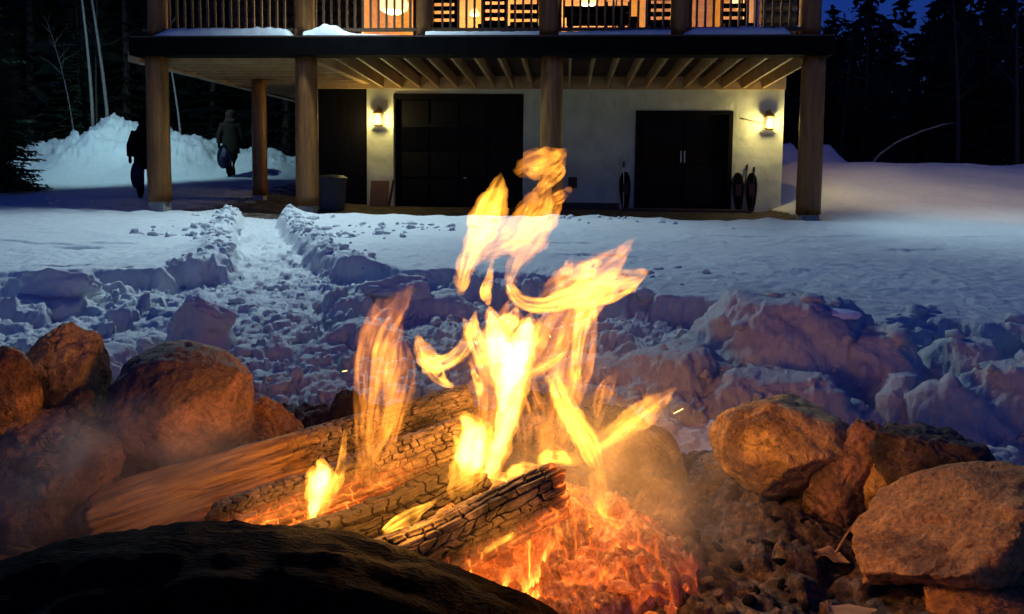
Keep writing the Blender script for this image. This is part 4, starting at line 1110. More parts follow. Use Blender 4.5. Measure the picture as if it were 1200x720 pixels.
# debris on the ash: charred chips, twigs, a pale leaf, a wood chip
def debris(n, label, mat, zone, size, group, name, seed, asp=(1, .6, .35)):
    r3 = np.random.default_rng(seed); ms = []
    for k in range(3):
        p = ico(2)[0].copy()
        for _ in range(6):
            n_ = r3.normal(size=3); n_ /= np.linalg.norm(n_); d = p @ n_; p = p - np.outer(np.maximum(0, d - r3.uniform(.45, .75)), n_) * .95
        me = mesh_data(name, p * np.array(asp), ico(2)[1], False); me.materials.append(MT[mat]); ms.append(me)
    for k in range(n):
        g = G(zone[0] + (zone[2] - zone[0]) * r3.random(), zone[1] + (zone[3] - zone[1]) * r3.random(), -.05); sc = size[0] + (size[1] - size[0]) * r3.random() ** 2
        o = bpy.data.objects.new(name, ms[k % 3]); COL.objects.link(o); o.location = (g.x, g.y, ash_z(g.x, g.y) + sc * .25); o.scale = (sc,) * 3; o.rotation_euler = (r3.uniform(-.5, .5), r3.uniform(-.5, .5), r3.uniform(0, 6.28))
        tag(o, label, name.split('_')[-1], group)
debris(40, 'small dark charcoal chip lying on the ash right of the fire', 'dark_beam', (800, 590, 1030, 718), (.010, .030), 'charcoal chips on the ash', 'charcoal_chip', 5)
debris(14, 'small grey brown pebble lying on the ash right of the fire', 'stone_brown', (810, 575, 1010, 718), (.010, .026), 'pebbles on the ash', 'ash_pebble', 6)
debris(12, 'dark charred chip on the ash at the left of the pit', 'dark_beam', (0, 610, 150, 650), (.012, .03), 'charred chips left of the pit', 'charcoal_chip', 8)
def flake(px, py, w, h, label, name, mat, cat, rot=0.3, z=-.04, curl=.3):
    g = G(px, py, z); s = math.dist(g, CAMPOS) / F_PX; n = 8; V = []
    for i in range(n + 1):
        for j in range(n + 1):
            a, b = i / n - .5, j / n - .5; wd = 1 - abs(a) * 1.3
            V.append((a * w * s, b * h * s * wd, curl * w * s * (a * a * 2 + .4 * math.sin(b * 5))))
    V = np.array(V); top = V + np.array([0, 0, .0025]); c_, s_ = math.cos(rot), math.sin(rot)
    V = np.concatenate([V, top]); V = np.stack([V[:, 0] * c_ - V[:, 1] * s_, V[:, 0] * s_ + V[:, 1] * c_, V[:, 2]], 1) + np.array([g.x, g.y, ash_z(g.x, g.y) + .012])
    gf = grid_faces(n + 1, n + 1); N_ = (n + 1) ** 2
    rim_ = [i * (n + 1) for i in range(n + 1)] + [n * (n + 1) + j for j in range(1, n + 1)] + [i * (n + 1) + n for i in range(n - 1, -1, -1)] + [j for j in range(n - 1, 0, -1)]
    side = np.array([(rim_[k], rim_[(k + 1) % len(rim_)], rim_[(k + 1) % len(rim_)] + N_, rim_[k] + N_) for k in range(len(rim_))])
    tag(obj(name, V, np.concatenate([gf[:, ::-1], gf + N_, side]), MT[mat], origin=(g.x, g.y, ash_z(g.x, g.y))), label, cat)
flake(975, 646, 20, 34, 'pale dry leaf lying on the ash beside the upright slab', 'dry_leaf', 'leaf', 'leaf', 1.0)
flake(1000, 706, 46, 26, 'flat orange wood chip near the bottom right', 'wood_chip', 'leaf', 'wood chip', -.1, curl=.05)
g = G(985, 640, -.04); e = MB().tube([(g.x - .02, g.y - .02, ash_z(g.x, g.y) + .01), (g.x + .01, g.y, ash_z(g.x, g.y) + .04), (g.x + .05, g.y + .01, ash_z(g.x, g.y) + .09)], [.003, .0025, .001], 5).build('twig', MT['leaf'], origin=(g.x, g.y, ash_z(g.x, g.y)))
tag(e, 'thin pale twig sticking up beside the dry leaf', 'twig')

# ------------------------------------------------------------------ flames
fire = empty('campfire_flames', (PIT[0], 1.72, 0.05), 'tall yellow and orange flames of the campfire', 'fire')
def spine(pts, n):
    P = np.array(pts, float); Q = np.concatenate([[2 * P[0] - P[1]], P, [2 * P[-1] - P[-2]]]); S = []
    for t_ in np.linspace(0, len(P) - 1 - 1e-6, n):
        i = int(t_); f = t_ - i; a, b, c_, d = Q[i], Q[i+1], Q[i+2], Q[i+3]
        S.append(.5 * ((2*b) + (-a + c_) * f + (2*a - 5*b + 4*c_ - d) * f*f + (-a + 3*b - 3*c_ + d) * f**3))
    S = np.array(S); S[:, 2] = np.maximum(S[:, 2], .5)
    return S
VD = np.array(R3 @ Vector((0, 0, -1)))
def gas_tube(C, rad, thick, m, seed, wob):
    n = len(C); T = np.gradient(C, axis=0); T /= np.linalg.norm(T, axis=1)[:, None] + 1e-9
    Nn = np.cross(T, VD); Nn /= np.linalg.norm(Nn, axis=1)[:, None] + 1e-9; Bn = np.cross(T, Nn)
    th = np.arange(m) / m * 2 * np.pi
    V = (C[:, None, :] + (Nn[:, None, :] * np.cos(th)[None, :, None] + Bn[:, None, :] * np.sin(th)[None, :, None] * thick) * rad[:, None, None]).reshape(-1, 3)
    V = np.concatenate([[C[0] - T[0] * rad[0] * .6], V, [C[-1] + T[-1] * rad[-1] * 2.0]]); rl = np.concatenate([[rad[0]], np.repeat(rad, m), [rad[-1]]])
    if wob:
        for ax_ in range(3): V[:, ax_] += wob * rl * fbm3(V + ax_ * 31.7 + seed * 3.3, 24.0, 3, seed + ax_) * 1.8
    k = np.arange(n - 1)[:, None] * m; j = np.arange(m)[None, :]; j2 = (j + 1) % m
    F = np.stack([1 + k + j, 1 + k + j2, 1 + k + m + j2, 1 + k + m + j], -1).reshape(-1, 4).tolist()
    F += [[0, 1 + (q + 1) % m, 1 + q] for q in range(m)] + [[len(V) - 1, 1 + (n - 1) * m + q, 1 + (n - 1) * m + (q + 1) % m] for q in range(m)]
    return V, F
def put_flame(V, F, C, mat):
    mid = C[len(C) // 2]; qr = ZV.rotation_difference(Vector(C[-1] - C[0]).normalized()); mi = np.array(qr.to_matrix().inverted())
    me = mesh_data('flame', (V - mid) @ mi.T, [tuple(f) for f in F], True); me.materials.append(MT[mat])
    o = bpy.data.objects.new('flame', me); COL.objects.link(o); o.parent = fire; o.location = Vector(mid) - Vector(fire.location); o.rotation_euler = qr.to_euler()
def flame(pts, D, mat, seed=0, thick=0.7, wob=0.14, grow=1.0, nf=0, fmat=None):
    n = 46; S = spine(pts, n); sway = .045 * np.sin(np.arange(n) * .14 + seed)
    C = np.array([W(x, y, D + w_) for (x, y, r), w_ in zip(S, sway)]); rad = S[:, 2] * D / F_PX * grow
    V, F = gas_tube(C, rad, thick, 18, seed, wob); put_flame(V, F, C, mat)
    if nf:        # bright threads of hotter gas streaming through the tongue
        r4 = np.random.default_rng(seed + 500); T = np.gradient(C, axis=0); T /= np.linalg.norm(T, axis=1)[:, None] + 1e-9
        Nn = np.cross(T, VD); Nn /= np.linalg.norm(Nn, axis=1)[:, None] + 1e-9; VV = []; FF = []; nb = 0; tt = np.linspace(0, 1, n)
        for k in range(nf):
            a0 = (-.85 + 1.7 * (k + .5) / nf) + r4.normal() * .12; a1 = np.clip(a0 + r4.normal() * .35, -.95, .95); t0 = max(0, r4.uniform(-.25, .35)); t1 = min(1, r4.uniform(.65, 1.35))
            off = (a0 + (a1 - a0) * tt + .12 * np.sin(tt * r4.uniform(4, 9) + k)) * rad * .92
            Cf = C + Nn * off[:, None] + VD[None, :] * (r4.uniform(-.5, .5) * rad)[:, None]
            i0, i1 = int(t0 * (n - 1)), int(t1 * (n - 1)) + 1
            if i1 - i0 < 8: continue
            w_ = np.sin(np.pi * np.clip((np.arange(i1 - i0) + .6) / (i1 - i0), 0, 1)) ** .7
            v_, f_ = gas_tube(Cf[i0:i1], np.maximum(rad[i0:i1] * r4.uniform(.12, .30) * w_, .0006), 1.0, 8, seed + k, .08)
            VV.append(v_); FF += [[q + nb for q in f] for f in f_]; nb += len(v_)
        if VV: put_flame(np.concatenate(VV), FF, C, fmat)
C_, B_, T_, V_ = 'flame_core', 'flame_body', 'flame_thin', 'flame_veil'
FL = [
 ([(519,606,3),(532,584,9),(543,560,14),(551,534,17),(556,512,16),(552,500,10),(541,489,3)], 1.70, C_),
 ([(528,592,3),(545,565,7),(560,540,8),(572,520,5),(580,500,2)], 1.71, B_),
 ([(564,568,3),(576,548,8),(586,520,10),(594,488,12),(600,458,14),(603,432,15),(606,410,12),(612,392,5)], 1.74, C_),
 ([(588,480,4),(590,452,10),(588,425,15),(582,400,15),(578,380,8),(574,366,2)], 1.73, C_),
 ([(600,450,5),(606,428,11),(612,405,13),(616,388,9),(620,374,3)], 1.75, C_),
 ([(570,440,3),(561,418,8),(556,396,10),(555,380,6),(557,366,2)], 1.73, B_),
 ([(580,400,8),(590,384,12),(600,374,9),(606,362,3)], 1.74, B_),
 ([(605,420,8),(620,404,10),(628,388,6),(634,374,2)], 1.75, B_),
 ([(560,470,2),(562,452,6),(556,440,4),(552,426,2)], 1.72, B_),
 ([(598,446,10),(622,436,7),(645,426,5),(662,412,3),(672,396,2)], 1.73, B_),
 ([(489,394,4),(495,410,10),(508,427,13),(526,424,9),(541,412,9),(550,396,9),(548,384,6),(543,374,2)], 1.72, B_),
 ([(497,412,8),(507,432,11),(519,446,7),(532,453,2)], 1.72, B_),
 ([(595,320,2),(600,340,7),(614,355,10),(640,358,11),(668,349,15),(694,341,19),(722,334,17),(746,324,10),(757,319,4)], 1.76, B_),
 ([(600,343,3),(622,361,4),(650,356,5),(680,344,6),(708,332,5)], 1.75, B_),
 ([(630,352,5),(652,334,12),(680,324,19),(705,314,18),(722,302,12),(735,290,7),(743,276,2)], 1.78, T_),
 ([(652,348,5),(660,328,8),(666,312,6),(669,303,2)], 1.77, T_),
 ([(676,325,8),(690,316,10),(700,306,5)], 1.77, B_),
 ([(692,338,19),(687,360,14),(680,385,10),(676,412,7),(673,440,6),(670,466,3)], 1.75, B_),
 ([(720,335,8),(700,355,10),(686,380,6)], 1.76, T_),
 ([(668,352,22),(655,380,27),(640,410,24),(618,432,14),(600,446,5)], 1.77, V_),
 ([(646,370,6),(630,395,8),(616,418,7),(604,438,3)], 1.76, V_),
 ([(539,343,6),(542,328,11),(547,308,12),(556,288,14),(568,264,20),(577,240,19),(583,222,12),(586,206,3)], 1.74, B_),
 ([(546,320,4),(556,293,7),(568,268,9),(577,244,7)], 1.73, B_),
 ([(556,300,10),(580,290,14),(602,276,19),(620,256,22),(632,236,16),(640,216,6)], 1.76, T_),
 ([(595,346,2),(598,328,7),(606,306,13),(622,282,18),(640,256,15),(652,232,8),(658,214,3)], 1.77, T_),
 ([(600,300,5),(612,270,7),(622,245,6),(628,226,3)], 1.75, T_),
 ([(606,204,7),(620,195,15),(638,190,17),(652,184,10),(662,176,4)], 1.77, T_),
 ([(630,226,4),(642,212,9),(653,200,9),(660,190,4)], 1.77, T_),
 ([(640,240,6),(655,232,8),(668,222,4)], 1.78, V_),
 ([(572,357,3),(569,344,7),(573,328,5),(577,306,2)], 1.73, B_),
 ([(432,575,6),(430,540,11),(427,505,14),(430,460,18),(434,415,20),(446,382,22),(466,358,14),(482,338,4)], 1.66, V_),
 ([(440,560,4),(433,520,6),(426,480,6),(423,440,5),(424,400,4),(430,374,2)], 1.65, V_),
 ([(448,520,5),(450,470,8),(456,420,8),(468,380,6),(478,350,3)], 1.67, V_),
 ([(455,540,5),(464,500,9),(474,460,12),(480,428,8),(472,398,3)], 1.68, V_),
 ([(366,606,3),(369,588,9),(373,568,13),(379,555,10),(374,547,4)], 1.58, C_),
 ([(374,602,4),(386,580,8),(396,560,7),(401,538,5),(404,506,2)], 1.58, B_),
 ([(649,430,6),(655,456,11),(667,484,13),(684,508,15),(695,532,13),(703,558,5)], 1.72, B_),
 ([(640,440,3),(650,462,5),(662,492,6),(676,516,6),(690,540,4)], 1.71, B_),
 ([(699,556,10),(703,580,10),(710,608,8),(722,640,8),(737,671,8),(754,696,3)], 1.66, T_),
 ([(702,590,4),(711,620,5),(726,653,5),(742,681,2)], 1.65, B_),
 ([(690,538,6),(712,515,13),(738,494,14),(765,474,11),(790,456,3)], 1.74, T_),
 ([(700,528,4),(728,506,6),(752,488,5),(772,476,2)], 1.73, B_),
 ([(742,508,3),(760,494,6),(777,474,6),(787,460,2)], 1.74, T_),
 ([(700,500,4),(703,476,10),(711,454,9),(722,438,3)], 1.76, V_),
 ([(678,468,3),(677,440,5),(672,408,3)], 1.75, T_),
 ([(440,632,3),(460,617,7),(486,603,8),(511,587,2)], 1.52, B_),
 ([(548,660,3),(575,642,4),(600,628,4),(618,620,2)], 1.46, B_),
 ([(640,545,6),(637,510,12),(630,475,12),(622,445,4)], 1.80, V_),
 ([(662,530,5),(660,490,8),(652,455,6),(648,425,2)], 1.79, T_),
 ([(632,540,7),(652,535,12),(676,540,6)], 1.80, B_),
 ([(610,560,5),(615,520,9),(612,480,9),(606,450,4)], 1.79, V_),
 ([(590,562,4),(610,552,9),(640,553,5)], 1.79, B_),
 ([(318,545,3),(322,525,5),(326,508,2)], 2.05, V_),
 ([(560,560,14),(575,500,26),(585,440,34),(590,400,30),(600,360,12)], 1.80, V_),
 ([(640,540,12),(655,480,22),(665,430,26),(675,380,24),(690,345,12)], 1.82, V_),
 ([(420,560,10),(450,500,20),(455,440,24),(460,390,14)], 1.70, V_),
]
for k, (pts, D, mt) in enumerate(FL):
    if mt == C_:
        flame(pts, D, C_, k, .85, .2, .95, 5, B_)
        c_ = np.mean([(a, b) for a, b, r in pts], 0)
        flame([(a + (a - c_[0]) * .06, b + (b - c_[1]) * .06, r * 1.22 + 2) for a, b, r in pts], D + .01, T_, k + 60, .7, .22)
    elif mt == B_: flame(pts, D, 'flame_sheet', k, .75, .18, 1.0, 5, B_)
    elif mt == T_: flame(pts, D, 'flame_haze', k, .6, .2, 1.05, 5, T_)
    else: flame(pts, D, 'flame_mist', k, .6, .2, 1.0, 5, V_)
for (px, py, D, l, a) in ((795, 482, 1.75, .013, .5), (596, 338, 1.74, .009, -1.1), (404, 435, 1.7, .006, .2)):
    c0 = W(px, py, D); d = Vector((math.cos(a), 0, math.sin(a))) * l
    MB().tube([c0 - d, c0, c0 + d], [.0005, .001, .0005], 5).build('spark', MT['spark_glow'], fire)
def fire_light(px, py, D, w, r=.07, col=(1.0, .41, .06)):
    l = bpy.data.lights.new('fire_light', 'POINT'); l.energy = w * 0.37; l.color = col; l.shadow_soft_size = r
    lo = bpy.data.objects.new('fire_light', l); COL.objects.link(lo); lo.parent = fire; lo.location = W(px, py, D) - Vector(fire.location)
fire_light(592, 470, 1.74, 3.4)
fire_light(690, 440, 1.76, 1.8)
fire_light(590, 290, 1.75, 0.9)
fire_light(545, 525, 1.66, 2.2)
fire_light(690, 520, 1.70, 2.2)
fire_light(440, 480, 1.56, 3.4)
fire_light(376, 545, 1.52, 1.7, .03)
fire_light(748, 496, 1.68, 2.2, .05)
fire_light(478, 596, 1.45, 1.3, .03)
fire_light(590, 628, 1.37, 0.8, .03)
fire_light(690, 640, 1.46, 0.9, .06, (1.0, .25, .05))

# ------------------------------------------------------------------ smoke drifting low in the pit
def smoke(px, py, D, r, dens, label, seed):
    t = NT('smoke_air_%d' % seed); t.t.nodes.remove(t.b)
    tc = t.n('TexCoord').outputs['Object']
    ln = t.n('VectorMath', {0: tc}, operation='LENGTH').outputs['Value']
    fall = t.ramp(ln, [(0.0, 1.0), (0.5, 0.55), (1.0, 0.0)])
    f = t.noise(t.coord((2.3, 2.3, 1.6)), 1.0, 4, .6, .8)
    d = t.math('MULTIPLY', t.math('MULTIPLY', fall, t.ramp(f, [(0.38, 0.0), (0.68, 1.0)])), dens)
    v = t.n('VolumeScatter', {'Color': (.82, .78, .72), 'Density': d, 'Anisotropy': .2}); t.t.links.new(v.outputs[0], t.o.inputs['Volume'])
    c0 = W(px, py, D); o = obj('smoke', ico(3)[0], ico(3)[1], t.m, smooth=True, origin=(0, 0, 0)); o.location = c0; o.scale = r
    tag(o, label, 'smoke', kind='stuff')
smoke(150, 570, 1.75, (.42, .30, .22), 5.0, 'thin smoke drifting over the left rocks', 1)
smoke(730, 590, 1.70, (.36, .28, .26), 3.6, 'thin smoke hanging over the right side of the fire', 2)
smoke(640, 470, 1.95, (.50, .25, .34), 1.0, 'faint smoke rising behind the flames', 3)

# ------------------------------------------------------------------ people
def remesh(V, F, voxel, name):
    me = bpy.data.meshes.new('tmp'); me.from_pydata([tuple(v) for v in V], [], F); o = bpy.data.objects.new('tmp', me); COL.objects.link(o)
    m = o.modifiers.new('r', 'REMESH'); m.mode = 'VOXEL'; m.voxel_size = voxel
    s = o.modifiers.new('s', 'SMOOTH'); s.iterations = 4; s.factor = .5
    dg = bpy.context.evaluated_depsgraph_get(); ev = o.evaluated_get(dg); nm = bpy.data.meshes.new_from_object(ev); nm.name = name
    bpy.data.objects.remove(o); bpy.data.meshes.remove(me)
    nm.polygons.foreach_set('use_smooth', np.ones(len(nm.polygons), bool))
    return nm
def ell(mb, c, r):
    I, Fi = ico(3); mb.add([(c[0] + v[0] * r[0], c[1] + v[1] * r[1], c[2] + v[2] * r[2]) for v in I.tolist()], [tuple(f) for f in Fi.tolist()])
def person(px, py, D, hgt, label, coat, rz, stride, fur=True):
    """seen from behind, walking away (local +y ahead); parts: body (one mesh), coat, hood, trousers are its clothing"""
    g = W(px, py, D); z0 = tz(g.x, g.y); k = hgt / 1.70
    e = empty('person', (g.x, g.y, z0), label, 'person'); e.rotation_euler = (0, 0, rz); e.scale = (k, k, k)
    def put(nm, mb, vox, mat):
        me = remesh(mb.V, mb.F, vox, nm); me.materials.append(mat); o = bpy.data.objects.new(nm, me); COL.objects.link(o); o.parent = e; return o
    s = stride
    b = MB()      # body: head, neck, torso, legs with boots, arms with mittens
    ell(b, (0, .03, 1.57), (.085, .10, .12)); ell(b, (0, .12, 1.55), (.02, .03, .025))
    b.tube([(0, 0, 1.38), (0, .02, 1.5)], [.06, .055], 12); ell(b, (0, 0, 1.15), (.17, .11, .26)); ell(b, (0, 0, .92), (.16, .11, .13))
    for sd, f in ((-1, s), (1, -s)):
        hip = (sd * .09, 0, .90); kn = (sd * .10, f * .16 + .03, .50); an = (sd * .10, f * .26 - (.08 if f < 0 else 0), .10 + (.04 if f < 0 else 0))
        b.tube([hip, kn, an], [.10, .082, .072], 12); ell(b, kn, (.064, .066, .066))
        ell(b, (an[0], an[1] + .06, an[2] - .05), (.05, .135, .05)); ell(b, an, (.055, .06, .07))
        sh = (sd * .19, 0, 1.36); el = (sd * .27, -f * .07, 1.08); ha = (sd * .28, -f * .14 + .06, .84)
        b.tube([sh, el, ha], [.055, .047, .036], 10); ell(b, el, (.047, .047, .047)); ell(b, (ha[0], ha[1], ha[2] - .05), (.035, .042, .065))
        for q_ in range(4): b.tube([(ha[0] - .022 + q_ * .014, ha[1] + .015, ha[2] - .07), (ha[0] - .022 + q_ * .014, ha[1] + .02, ha[2] - .135 + .01 * abs(q_ - 1.5))], [.011, .009], 6)
        b.tube([(ha[0] - sd * .02, ha[1] + .03, ha[2] - .03), (ha[0] - sd * .035, ha[1] + .055, ha[2] - .075)], [.012, .010], 6)
    put('body', b, .012, MT['dark_cloth'])
    c = MB()      # long coat with sleeves
    c.lathe((0, 0, 0), [(.20, .60), (.225, .64), (.205, .95), (.185, 1.10), (.20, 1.28), (.17, 1.40), (.10, 1.47)], 18)
    c.V = [(x, y * .72, z) for x, y, z in c.V]
    for sd, f in ((-1, s), (1, -s)): c.tube([(sd * .17, 0, 1.37), (sd * .275, -f * .07, 1.08), (sd * .285, -f * .13 + .05, .86)], [.085, .072, .058], 12)
    put('coat', c, .016, coat)
    h_ = MB(); ell(h_, (0, .0, 1.58), (.125, .135, .155)); ell(h_, (0, -.05, 1.43), (.15, .10, .10)); put('hood', h_, .014, MT['fur'] if fur else coat)
    return e
p1 = person(271, 200, 18.9, 1.68, 'person in a long brown hooded coat walking away left of the thin post', MT['brown_coat'], .15, .8)
p2 = person(171, 215, 14.6, 1.62, 'person in black clothes half hidden behind the left front post', MT['dark_cloth'], .5, .4, False)
def sled(px, py, D, rx, rz_, label):
    c0 = W(px, py, D); e = empty('round_sled', c0, label, 'sled', 'round sleds carried by the people'); V = []; F = []; n = 28
    prof = [(1.0, .0), (.96, .035), (.80, .02), (.55, -.02), (.2, -.04), (.01, -.045)]
    for k, (r, d) in enumerate(prof):
        for j in range(n): th = 2 * math.pi * j / n; V.append(Vector((c0.x + math.cos(th) * r * rx, c0.y + d * 1.6 + .15 * rx * math.sin(th), c0.z + math.sin(th) * r * rz_)))
    nb = len(V)
    V += [v + Vector((0, .018, 0)) for v in V]
    for b in (0, nb):
        for k in range(len(prof) - 1):
            for j in range(n): j2 = (j+1) % n; F.append((b+k*n+j, b+k*n+j2, b+(k+1)*n+j2, b+(k+1)*n+j))
    for j in range(n): j2 = (j+1) % n; F.append((j, nb+j, nb+j2, j2))
    obj('dish', V, F, MT['blue_sled'], e, smooth=True)
    MB().tube([c0 + Vector((rx*.3, -.03, rz_*.8)), c0 + Vector((rx*.45, -.07, rz_*.95)), c0 + Vector((rx*.6, -.03, rz_*.7))], [.012]*3, 6).build('handle', MT['dark_cloth'], e)
sled(262, 184, 18.7, .17, .30, 'dark blue oval sled carried by the person in the brown coat')
sled(160, 205, 14.4, .12, .27, 'dark blue oval sled held by the person behind the left post')

# ------------------------------------------------------------------ trees
def spruce(name, px, D, hgt, rad, label, seed, mat='needles', dens=1.0, base=None):
    g = W(px, 200, D); z0 = tz(g.x, g.y); r3 = np.random.default_rng(seed)
    e = empty(name, (g.x, g.y, z0), label, 'tree', 'evergreen trees')
    MB().tube([(g.x, g.y, z0 - .2), (g.x + .03, g.y, z0 + hgt * .5), (g.x, g.y, z0 + hgt)], [.022 * hgt, .013 * hgt, .004], 8).build('trunk', MT['bark'], e, smooth=True)
    V = []; F = []; z = .06 * hgt
    while z < hgt * .985:
        f = 1 - z / hgt; R = rad * (f ** .8) * r3.uniform(.75, 1.15) + .06; nb = int(5 + 4 * f + r3.integers(3))
        for b in range(nb):
            a = r3.uniform(0, 6.283); L = R * r3.uniform(.7, 1.15); ca, sa = math.cos(a), math.sin(a); ns = max(3, int(L / .13 * dens))
            for s_ in range(ns):
                t_ = (s_ + .6) / ns; rr_ = L * t_; dz = -.32 * L * t_ + .20 * L * t_ * t_
                for sd in (-1, 1):
                    tl = (.10 + .26 * L * (1 - t_ * .75)) * r3.uniform(.7, 1.2) * .75; aa = a + sd * r3.uniform(.5, 1.0)
                    p0 = np.array([ca * rr_, sa * rr_, z + dz]); d = np.array([math.cos(aa), math.sin(aa), -.35 + r3.normal() * .15]) * tl
                    w = np.array([-math.sin(aa), math.cos(aa), r3.normal() * .5]) * tl * .16
                    i0 = len(V); V += [p0, p0 + d * .5 + w, p0 + d, p0 + d * .5 - w]; F.append((i0, i0+1, i0+2, i0+3))
        z += hgt * (.022 + .018 * f) / max(.6, dens)
    V = np.array(V) + np.array([g.x, g.y, z0])
    obj('crown', V, np.array(F), MT[mat], e)
    return e
def bare_tree(name, px, D, hgt, r0, label, seed, mat='bark', lean=(0, 0), depth=4, cat='tree', group='bare trees', first=.35, spread=.6, py=200):
    g = W(px, py, D); z0 = tz(g.x, g.y); r3 = random.Random(seed)
    e = empty(name, (g.x, g.y, z0), label, cat, group)
    tr_ = MB(); br = MB()
    pts = []; n = 9
    for i in range(n + 1):
        t_ = i / n; pts.append(Vector((g.x + lean[0] * t_ ** 1.5 + .02 * hgt * math.sin(t_ * 4 + seed) * .4, g.y + lean[1] * t_, z0 - .15 + hgt * t_)))
    rads = [r0 * (1 - .88 * i / n) for i in range(n + 1)]; tr_.tube(pts, rads, 8); tr_.build('trunk', MT[mat], e, smooth=True)
    def grow(p, d, L, r, lv):
        k = 4; q = [p]; rs = [r]
        for i in range(k):
            d = (d + Vector((r3.gauss(0, .16), r3.gauss(0, .16), r3.gauss(.08, .12)))).normalized(); q.append(q[-1] + d * L / k); rs.append(r * (1 - .8 * (i + 1) / k))
        br.tube(q, rs, 4 if lv > 1 else 5, cap=False)
        if lv < depth:
            for i in range(3 if lv < 3 else 2):
                j = r3.randint(1, k); nd = (d + Vector((r3.gauss(0, spread), r3.gauss(0, spread), r3.gauss(.15, .3)))).normalized(); grow(q[j], nd, L * r3.uniform(.45, .7), rs[j] * .8 + .001, lv + 1)
    for i in range(11):
        t_ = first + (1 - first) * i / 11; j = min(n - 1, int(t_ * n)); p = pts[j].lerp(pts[j + 1], t_ * n - j); a = r3.uniform(0, 6.28)
        grow(p, Vector((math.cos(a), math.sin(a), .9)).normalized(), hgt * .22 * (1.2 - t_) + .3, r0 * (1 - t_) * .45 + .004, 2)
    br.build('crown', MT[mat], e, smooth=True)
    return e
spruce('spruce_tree', 4, 15.5, 3.5, .8, 'young spruce at the left picture edge in front of the snow bank', 1, dens=2.4)
spruce('spruce_tree', 95, 24, 5.5, 1.5, 'spruce standing behind the snow bank below the birches', 2, dens=1.5)
spruce('spruce_tree', -40, 20, 7.5, 1.9, 'tall spruce cut off by the left picture edge', 3)
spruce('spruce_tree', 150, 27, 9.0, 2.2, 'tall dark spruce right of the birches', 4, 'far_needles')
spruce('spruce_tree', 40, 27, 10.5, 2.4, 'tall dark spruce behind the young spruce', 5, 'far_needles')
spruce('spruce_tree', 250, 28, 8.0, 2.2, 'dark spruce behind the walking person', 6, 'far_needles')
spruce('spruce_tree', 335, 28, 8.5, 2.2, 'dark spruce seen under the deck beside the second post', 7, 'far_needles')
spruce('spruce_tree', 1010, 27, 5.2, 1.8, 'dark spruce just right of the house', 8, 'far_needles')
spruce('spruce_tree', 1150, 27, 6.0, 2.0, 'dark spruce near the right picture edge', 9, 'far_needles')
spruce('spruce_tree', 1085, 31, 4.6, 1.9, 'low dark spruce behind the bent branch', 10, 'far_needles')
bare_tree('birch_tree', 107, 21.5, 8.5, .05, 'left of two pale leaning birch trunks on the snow bank', 1, 'birch_bark', (-.55, 0), 3, first=.55, group='birch trees', py=160)
bare_tree('birch_tree', 125, 22, 8.5, .055, 'right of two pale leaning birch trunks on the snow bank', 2, 'birch_bark', (-1.0, .2), 3, first=.55, group='birch trees', py=160)
bare_tree('birch_tree', 114, 23, 6.0, .04, 'thin dark birch stem between the two pale birches', 3, 'bark', (.05, .2), 3, first=.5, group='birch trees', py=160)
bare_tree('sapling', 214, 22.0, 5.5, .035, 'thin leaning sapling right behind the left front post', 4, 'birch_bark', (-1.1, .2), 2, first=.6, group='saplings', py=170)
bare_tree('sapling', 90, 23, 4.5, .03, 'thin slanting sapling left of the birches', 5, 'birch_bark', (-1.0, .2), 2, first=.6, group='saplings', py=170)
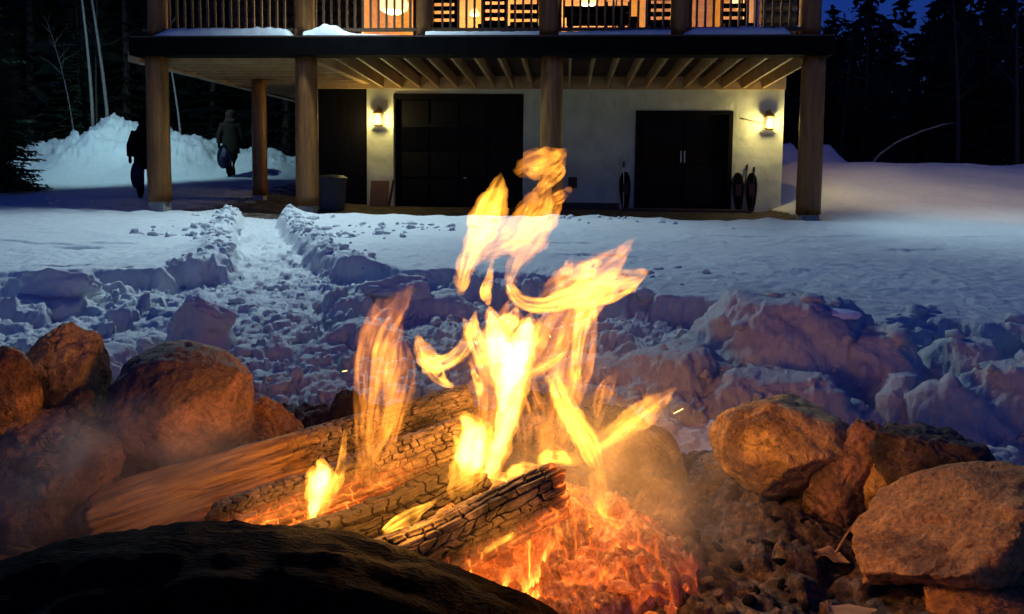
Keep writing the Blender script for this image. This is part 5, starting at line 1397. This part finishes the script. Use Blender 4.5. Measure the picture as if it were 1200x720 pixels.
for k, (px, D, hg, r0, lx, lab) in enumerate(((1120, 24, 7.5, .07, -.5, 'tall bare tree right of the bent branch'), (1190, 23, 7.0, .07, -.3, 'bare tree at the right picture edge'), (1035, 29, 6.0, .06, .3, 'bare tree a little right of the house'),
                                         (1075, 33, 6.5, .07, .0, 'bare tree far behind the bent branch'), (985, 27, 5.5, .05, .2, 'bare tree next to the right front post'), (1160, 34, 8.0, .08, -.6, 'tall bare tree far back on the right'))):
    bare_tree('bare_tree', px, D, hg, r0, lab, 20 + k, 'bark', (lx, 0), 4, first=.3)
# the bent branch arching out of the snow
pp = [W(1018, 196, 20.5), W(1032, 180, 20.5), W(1052, 166, 20.4), W(1080, 154, 20.3), W(1105, 146, 20.2), W(1122, 144, 20.2)]
b0 = Vector((pp[0].x, pp[0].y, tz(pp[0].x, pp[0].y) - .1))
tag(MB().tube([b0] + pp, [.035, .032, .03, .026, .024, .018, .006], 7).build('bent_branch', MT['birch_bark'], smooth=True, origin=b0), 'pale bare branch arching over the snow on the right', 'branch')
# the wood beyond: one dark mass of trees
r3 = np.random.default_rng(9); V = []; F = []
Vw = []
for k in range(420):
    a = math.radians(r3.uniform(-50, 50)); D = r3.uniform(31, 62); x = math.sin(a) * D; y = math.cos(a) * D
    hg = (r3.uniform(2.8, 6.5) * (D / 36) + (1.5 if r3.random() < .15 else 0)) if x > 6 else r3.uniform(8, 14); R = hg * r3.uniform(.18, .32); z0 = tz(x, y) - .3; n = 230
    f_ = r3.random(n) ** 1.2; th = r3.uniform(0, 6.283, n); pw = r3.uniform(.5, 1.0); rad = R * (1 - f_) ** pw * np.sqrt(r3.random(n)) + .05
    c0 = np.stack([x + np.cos(th) * rad, y + np.sin(th) * rad, z0 + hg * f_], 1); sz = hg * r3.uniform(.03, .075, n)
    d1 = r3.normal(size=(n, 3)); d1[:, 2] = d1[:, 2] * .35 - .2; d1 /= np.linalg.norm(d1, axis=1)[:, None]; d2 = r3.normal(size=(n, 3)); d2 -= (d2 * d1).sum(1)[:, None] * d1; d2 /= np.linalg.norm(d2, axis=1)[:, None]
    d1 *= sz[:, None]; d2 *= sz[:, None] * .35
    Vw.append(np.stack([c0 - d1, c0 + d2, c0 + d1, c0 - d2], 1).reshape(-1, 3))
V = np.concatenate(Vw); F = np.arange(len(V)).reshape(-1, 4)
tag(obj('far_woods', V, F, MT['far_needles']), 'dark mass of evergreen woods behind the house', 'woods', kind='stuff')
